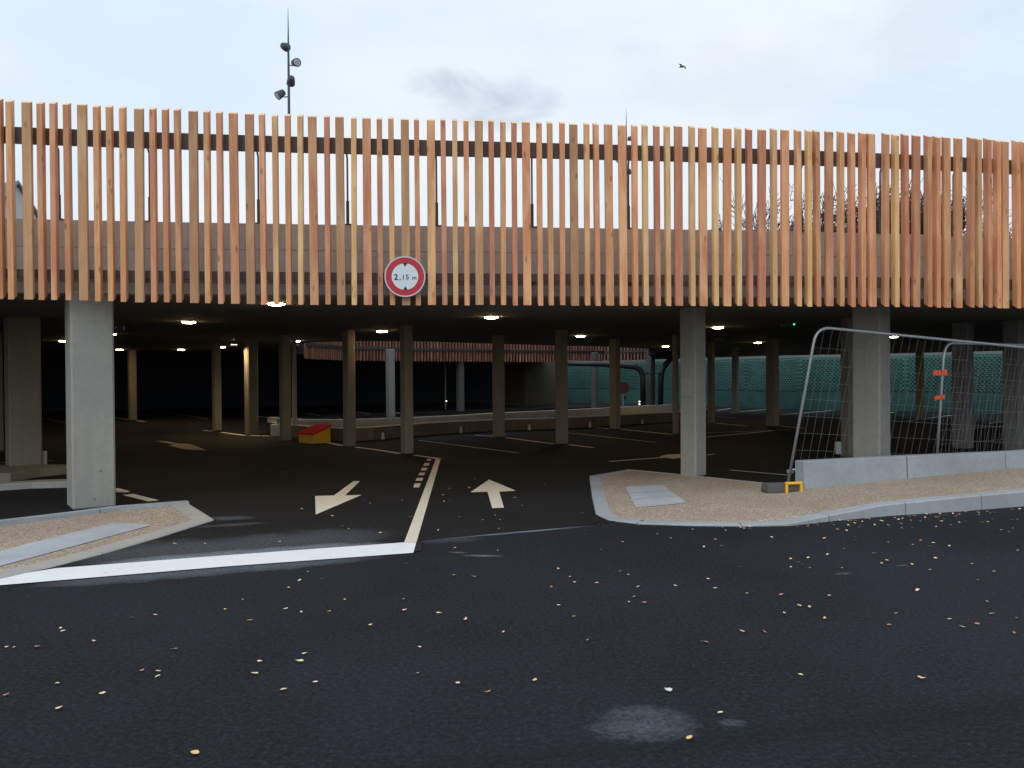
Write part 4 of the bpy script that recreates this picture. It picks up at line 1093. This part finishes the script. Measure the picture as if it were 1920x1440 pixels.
# ------------------------------------------------------------------ bird
bd = thing('bird', 'small dark bird flying high over the right half of the deck', 'bird', (8.695, 42.0, 17.168))
mb = MB(); mb.lathe([(0.006, -0.16), (0.03, -0.10), (0.055, 0.0), (0.045, 0.07), (0.03, 0.10), (0.033, 0.13), (0.006, 0.17)], 10, (0, 0, 0), Matrix.Rotation(rad(80), 3, 'Y')); mb.build('body', M_FEATHER, bd, smooth=True)
for s_ in (-1, 1):
    mb = MB(); vs = []
    for x0, x1, y, z in ((-0.05, 0.07, 0.03, 0.01), (-0.04, 0.09, 0.14, 0.07), (-0.03, 0.06, 0.26, 0.05), (0.02, 0.03, 0.36, 0.0)):
        vs += [(x0, s_ * y, z), (x1, s_ * y, z), (x1, s_ * y, z - 0.012), (x0, s_ * y, z - 0.012)]
    fs = []
    for k in range(3):
        for j in range(4):
            a, b = 4 * k + j, 4 * k + (j + 1) % 4; fs.append((a, b, b + 4, a + 4))
    fs += [(0, 1, 2, 3), (15, 14, 13, 12)]
    mb.add(vs, fs); mb.build('wing', M_FEATHER, bd)
bd.rotation_euler = (rad(38), rad(-12), rad(25))

# ------------------------------------------------------------------ fallen leaves
LEAVES = [(-3.011, 4.892, 'Y', 0),
(-2.83, 4.893, 'L', 0),
(-2.888, 5.255, 'Y', 0),
(-2.846, 5.199, 'Y', 0),
(-2.541, 4.989, 'Y', 0),
(-2.532, 5.477, 'Y', 0),
(-2.405, 5.535, 'Y', 0),
(-1.993, 4.837, 'Y', 0),
(-2.026, 4.484, 'O', 0),
(-1.901, 4.398, 'Y', 0),
(-1.935, 4.474, 'Y', 0),
(-2.382, 4.301, 'Y', 0),
(-2.562, 4.146, 'O', 0),
(-2.08, 4.162, 'Y', 0),
(-2.198, 3.977, 'Y', 0),
(-1.355, 3.485, 'L', 0),
(-1.978, 5.657, 'Y', 0),
(-1.94, 5.904, 'Y', 0),
(-1.733, 5.399, 'Y', 0),
(-1.697, 6.231, 'Y', 0),
(-1.675, 6.457, 'Y', 0),
(-1.679, 6.737, 'Y', 0),
(-1.508, 6.503, 'Y', 0),
(-1.563, 5.666, 'Y', 0),
(-1.439, 5.58, 'Y', 0),
(-1.249, 5.594, 'Y', 0),
(-1.203, 5.878, 'Y', 0),
(-1.208, 4.738, 'Y', 0),
(-1.2, 4.622, 'L', 0),
(-1.425, 4.614, 'Y', 0),
(-1.39, 4.428, 'L', 0),
(-1.175, 4.195, 'Y', 0),
(-1.033, 4.294, 'Y', 0),
(-0.917, 5.276, 'Y', 0),
(-0.788, 5.889, 'Y', 0),
(-0.744, 5.614, 'Y', 0),
(-0.553, 4.844, 'Y', 0),
(-0.518, 4.411, 'Y', 0),
(-0.504, 5.539, 'Y', 0),
(-0.316, 5.383, 'Y', 0),
(-0.291, 4.262, 'Y', 0),
(-0.133, 4.141, 'O', 0),
(-0.065, 5.11, 'Y', 0),
(-0.471, 6.585, 'Y', 0),
(-0.578, 7.44, 'O', 0),
(-0.539, 7.634, 'Y', 0),
(-0.142, 7.505, 'Y', 0),
(-0.915, 7.009, 'Y', 0),
(-1.316, 7.236, 'O', 0),
(-3.334, 6.748, 'O', 0),
(-2.965, 4.886, 'Y', 0),
(-3.249, 7.919, 'Y', 0),
(-2.956, 7.909, 'Y', 0),
(-0.311, 6.537, 'Y', 0),
(0.371, 6.778, 'Y', 0),
(0.794, 7.497, 'O', 0),
(1.042, 7.847, 'Y', 0),
(1.532, 8.022, 'Y', 0),
(0.727, 8.239, 'Y', 0),
(1.436, 8.214, 'Y', 0),
(0.859, 6.671, 'Y', 0),
(0.915, 6.563, 'Y', 0),
(0.447, 6.498, 'Y', 0),
(0.468, 6.331, 'Y', 0),
(0.638, 6.31, 'Y', 0),
(0.288, 6.192, 'O', 0),
(0.933, 6.183, 'Y', 0),
(0.865, 5.909, 'Y', 0),
(0.807, 5.772, 'Y', 0),
(0.915, 5.756, 'O', 0),
(0.314, 5.704, 'Y', 0),
(0.397, 5.432, 'Y', 0),
(0.442, 4.945, 'Y', 0),
(1.222, 6.206, 'Y', 0),
(1.513, 6.409, 'Y', 0),
(1.496, 6.129, 'Y', 0),
(1.757, 7.604, 'Y', 0),
(1.929, 7.634, 'O', 0),
(1.871, 6.799, 'Y', 0),
(1.948, 7.943, 'Y', 0),
(2.674, 8.128, 'Y', 0),
(2.519, 8.027, 'Y', 0),
(3.001, 7.958, 'Y', 0),
(2.758, 7.245, 'Y', 0),
(2.379, 7.078, 'Y', 0),
(2.545, 7.114, 'L', 0),
(2.406, 6.946, 'Y', 0),
(2.404, 6.859, 'Y', 0),
(2.425, 6.744, 'Y', 0),
(2.279, 6.777, 'Y', 0),
(2.632, 6.522, 'Y', 0),
(2.683, 6.746, 'Y', 0),
(3.319, 7.985, 'Y', 0),
(3.259, 7.859, 'Y', 0),
(3.183, 7.274, 'L', 0),
(3.078, 6.896, 'Y', 0),
(3.17, 7.003, 'Y', 0),
(3.522, 7.749, 'Y', 0),
(1.924, 5.939, 'Y', 0),
(1.956, 5.65, 'L', 0),
(2.017, 5.622, 'Y', 0),
(1.799, 5.483, 'Y', 0),
(2.02, 5.352, 'Y', 0),
(1.413, 5.093, 'Y', 0),
(1.549, 5.074, 'O', 0),
(1.139, 4.895, 'L', 0),
(2.37, 5.206, 'O', 0),
(2.535, 5.453, 'Y', 0),
(2.957, 6.037, 'L', 0),
(3.367, 6.661, 'Y', 0),
(3.31, 6.841, 'Y', 0),
(3.622, 7.07, 'Y', 0),
(3.694, 7.634, 'Y', 0),
(3.864, 7.825, 'O', 0),
(3.819, 7.57, 'Y', 0),
(3.93, 7.711, 'Y', 0),
(4.0, 7.564, 'Y', 0),
(3.813, 6.855, 'Y', 0),
(3.554, 6.31, 'Y', 0),
(3.839, 6.584, 'L', 0),
(4.496, 7.353, 'Y', 0),
(3.288, 5.716, 'Y', 0),
(3.151, 5.432, 'Y', 0),
(2.807, 5.152, 'L', 0),
(2.933, 5.216, 'O', 0),
(2.81, 5.315, 'Y', 0),
(3.256, 5.328, 'Y', 0),
(3.053, 5.03, 'O', 0),
(2.122, 4.295, 'Y', 0),
(1.513, 4.352, 'Y', 0),
(0.972, 3.87, 'Y', 0),
(0.762, 3.598, 'L', 0),
(0.109, 4.303, 'Y', 0),
(0.916, 9.1, 'Y', 0),
(0.962, 9.376, 'Y', 0),
(0.798, 9.509, 'Y', 0),
(1.329, 8.729, 'Y', 0),
(4.052, 7.036, 'Y', 0),
(5.888, 9.593, 'L', 0),
(5.442, 8.903, 'Y', 0),
(5.376, 8.889, 'Y', 0),
(5.187, 8.93, 'Y', 0),
(5.05, 8.773, 'Y', 0),
(4.907, 8.297, 'Y', 0),
(4.929, 8.211, 'Y', 0),
(5.286, 9.376, 'Y', 0),
(5.269, 9.488, 'O', 0),
(2.993, 7.482, 'Y', 0),
(2.261, 5.902, 'Y', 0),
(1.692, 5.974, 'Y', 0),
(2.291, 8.694, 'O', 1),
(2.367, 8.71, 'Y', 1),
(2.466, 8.669, 'Y', 1),
(2.602, 8.627, 'O', 1),
(2.686, 8.698, 'Y', 1),
(2.771, 8.723, 'O', 1),
(2.953, 8.734, 'O', 1),
(2.973, 8.706, 'O', 1),
(2.96, 8.567, 'Y', 1),
(3.074, 8.749, 'O', 1),
(3.047, 8.684, 'O', 1),
(3.084, 8.645, 'Y', 1),
(3.373, 8.339, 'Y', 1),
(3.508, 8.629, 'Y', 1),
(3.675, 8.879, 'O', 1),
(3.624, 8.756, 'Y', 1),
(3.628, 8.615, 'Y', 1),
(3.563, 8.499, 'Y', 1),
(3.891, 9.01, 'Y', 1),
(3.794, 8.655, 'Y', 1),
(3.964, 8.858, 'L', 1),
(3.918, 8.613, 'Y', 1),
(4.101, 8.709, 'Y', 1),
(4.183, 8.948, 'Y', 1),
(4.25, 9.006, 'Y', 1),
(3.986, 8.457, 'Y', 1),
(4.289, 8.895, 'Y', 1),
(4.368, 8.852, 'Y', 1),
(4.526, 9.066, 'Y', 1),
(4.088, 8.453, 'Y', 1),
(4.658, 9.081, 'O', 1),
(4.629, 8.991, 'O', 1),
(4.591, 8.834, 'Y', 1),
(4.83, 9.189, 'O', 1),
(4.682, 8.958, 'Y', 1),
(4.902, 9.123, 'O', 1),
(4.984, 9.225, 'O', 1),
(5.03, 9.276, 'Y', 1),
(4.728, 8.751, 'Y', 1),
(4.724, 8.713, 'O', 1),
(4.834, 8.805, 'Y', 1),
(5.204, 9.216, 'O', 1),
(5.391, 9.315, 'Y', 1),
(5.414, 9.424, 'Y', 1),
(4.976, 8.751, 'Y', 1),
(4.928, 8.325, 'Y', 1),
(5.091, 8.406, 'Y', 1),
(3.307, 8.403, 'Y', 1),
(4.569, 8.607, 'Y', 1),
(4.367, 8.514, 'Y', 1),
(-3.847, 13.824, 'Y', 0),
(-2.063, 9.437, 'Y', 0),
(-1.819, 8.803, 'Y', 0),
(-1.724, 8.637, 'Y', 0),
(-1.506, 8.762, 'Y', 0),
(-1.354, 8.395, 'Y', 0),
(-2.327, 8.317, 'O', 0),
(-2.547, 9.951, 'Y', 0),
(-2.259, 7.974, 'Y', 0),
(-1.428, 10.602, 'Y', 0),
(-1.152, 9.356, 'Y', 0),
(-0.93, 11.05, 'Y', 0),
(-0.87, 10.465, 'Y', 0),
(-0.815, 10.631, 'Y', 0),
(-0.602, 9.322, 'Y', 0),
(-0.336, 9.098, 'Y', 0),
(-0.143, 9.101, 'Y', 0),
(-0.204, 9.406, 'Y', 0),
(-0.148, 8.587, 'Y', 0),
(-0.771, 8.518, 'Y', 0),
(0.024, 10.75, 'Y', 0),
(0.108, 10.088, 'Y', 0),
(-0.619, 11.737, 'Y', 0),
(-0.578, 12.672, 'Y', 0),
(-0.89, 11.648, 'Y', 0),
(-1.792, 10.357, 'Y', 0),
(-1.908, 10.653, 'Y', 0),
(0.467, 12.074, 'Y', 0)]
def leaf_mesh(seed, m):
    rnd = random.Random(seed); n = 9; mb = MB(); rim = []
    cu = rnd.uniform(-0.1, 0.45); fold = rnd.uniform(0.0, 0.25)
    for i in range(n):
        t = 2 * math.pi * i / n; rr = 0.5 * (1.35 if i == 0 else 1.0) * rnd.uniform(.62, 1.12)
        x = rr * math.cos(t); y = rr * math.sin(t) * rnd.uniform(.6, .85)
        rim.append((x, y, max(0.0, 0.03 + cu * x * x * 1.6 + fold * abs(y)) + rnd.uniform(0, .10)))
    vs = [(0, 0, 0.02)] + rim + [(0, 0, 0.0)] + [(x, y, z - 0.02) for x, y, z in rim]
    fs = [(0, 1 + i, 1 + (i + 1) % n) for i in range(n)] + [(n + 1, n + 2 + (i + 1) % n, n + 2 + i) for i in range(n)] + [(1 + i, n + 2 + i, n + 2 + (i + 1) % n, 1 + (i + 1) % n) for i in range(n)]
    mb.add(vs, fs); me = mb.mesh('leaf'); me.materials.append(m); return me
LM = {k: [leaf_mesh(i * 7 + ord(k), LEAFM[k]) for i in range(7)] for k in 'YOP'}
def leaf_label(x, y, k, near, kk):
    col = {'O': 'orange-brown', 'P': 'pale yellow', 'Y': 'yellow'}[kk]; size = 'larger' if k == 'L' else 'small'
    if near: where = 'close to the right kerb' + (' where the kerb is flush' if x < 3.3 else ' where the kerb is low' if x < 4.6 else ' where the kerb is high')
    elif y > 8.6 or (x < 0 and y > 7.6): where = 'on the asphalt just inside the entrance'
    else:
        where = 'on the asphalt, ' + ('near the stop line' if y > 6.6 and x < 0.5 else 'far' if y > 6.4 else 'halfway' if y > 4.6 else 'near') 
        where = where.replace('far', 'a little before the kerb').replace('halfway', 'in the middle of the road').replace(', near', ', in the foreground', 1) if 'stop line' not in where else where
        if y <= 6.6 or x >= 0.5: where += ', ' + ('left' if x < -0.33 * y else 'centre' if x < 0.2 * y else 'right')
    return '%s %s fallen leaf %s' % (size, col, where), '%s %s leaves %s' % (size, col, where)
rnd = random.Random(5)
KF = [p for p in resample([q for q in FRONT_R[5:13]], 0.02)]
extra = []
for _ in range(46):
    p = rnd.choice(KF)
    if p[0] < 1.9 or p[0] > 6.0: continue
    extra.append((p[0] + rnd.gauss(0, .03), p[1] - 0.045 - abs(rnd.gauss(0, .09)), 'O' if rnd.random() < .5 else 'Y', 1))
def clear_of_kerb(x, y):
    q = min(KF, key=lambda p: abs(p[0] - x))
    return min(y, q[1] - 0.045) if x > 0.6 and abs(q[1] - y) < 0.4 else y
LEAVES = [(x, clear_of_kerb(x, y), k, n_) for x, y, k, n_ in LEAVES] + extra
for x, y, k, near in LEAVES:
    kk = 'O' if k == 'O' else ('P' if rnd.random() < 0.45 else 'Y')
    o = bpy.data.objects.new('fallen_leaf', rnd.choice(LM[kk])); COL.objects.link(o)
    s_ = rnd.uniform(0.026, 0.038) * (1.4 if k == 'L' else 1.0)
    o.location = (x, y, 0.010); o.scale = (s_, s_ * rnd.uniform(.75, 1.1), s_ * 0.6)
    o.rotation_euler = (rnd.uniform(-.25, .25), rnd.uniform(-.25, .25), rnd.uniform(0, 6.28))
    lab, grp = leaf_label(x, y, k, near, kk)
    tag(o, lab, 'leaf', grp)
# the one pale leaf and a few pebbles
o = bpy.data.objects.new('fallen_leaf', leaf_mesh(77, LEAFM['W'])); COL.objects.link(o)
lx = (0.776, 4.145); o.location = (lx[0], lx[1], 0.010); o.scale = (0.05, 0.06, 0.04); o.rotation_euler = (0.15, 0.1, 0.5)
tag(o, 'single whitish leaf lying on the asphalt above the pale dusty patch', 'leaf')
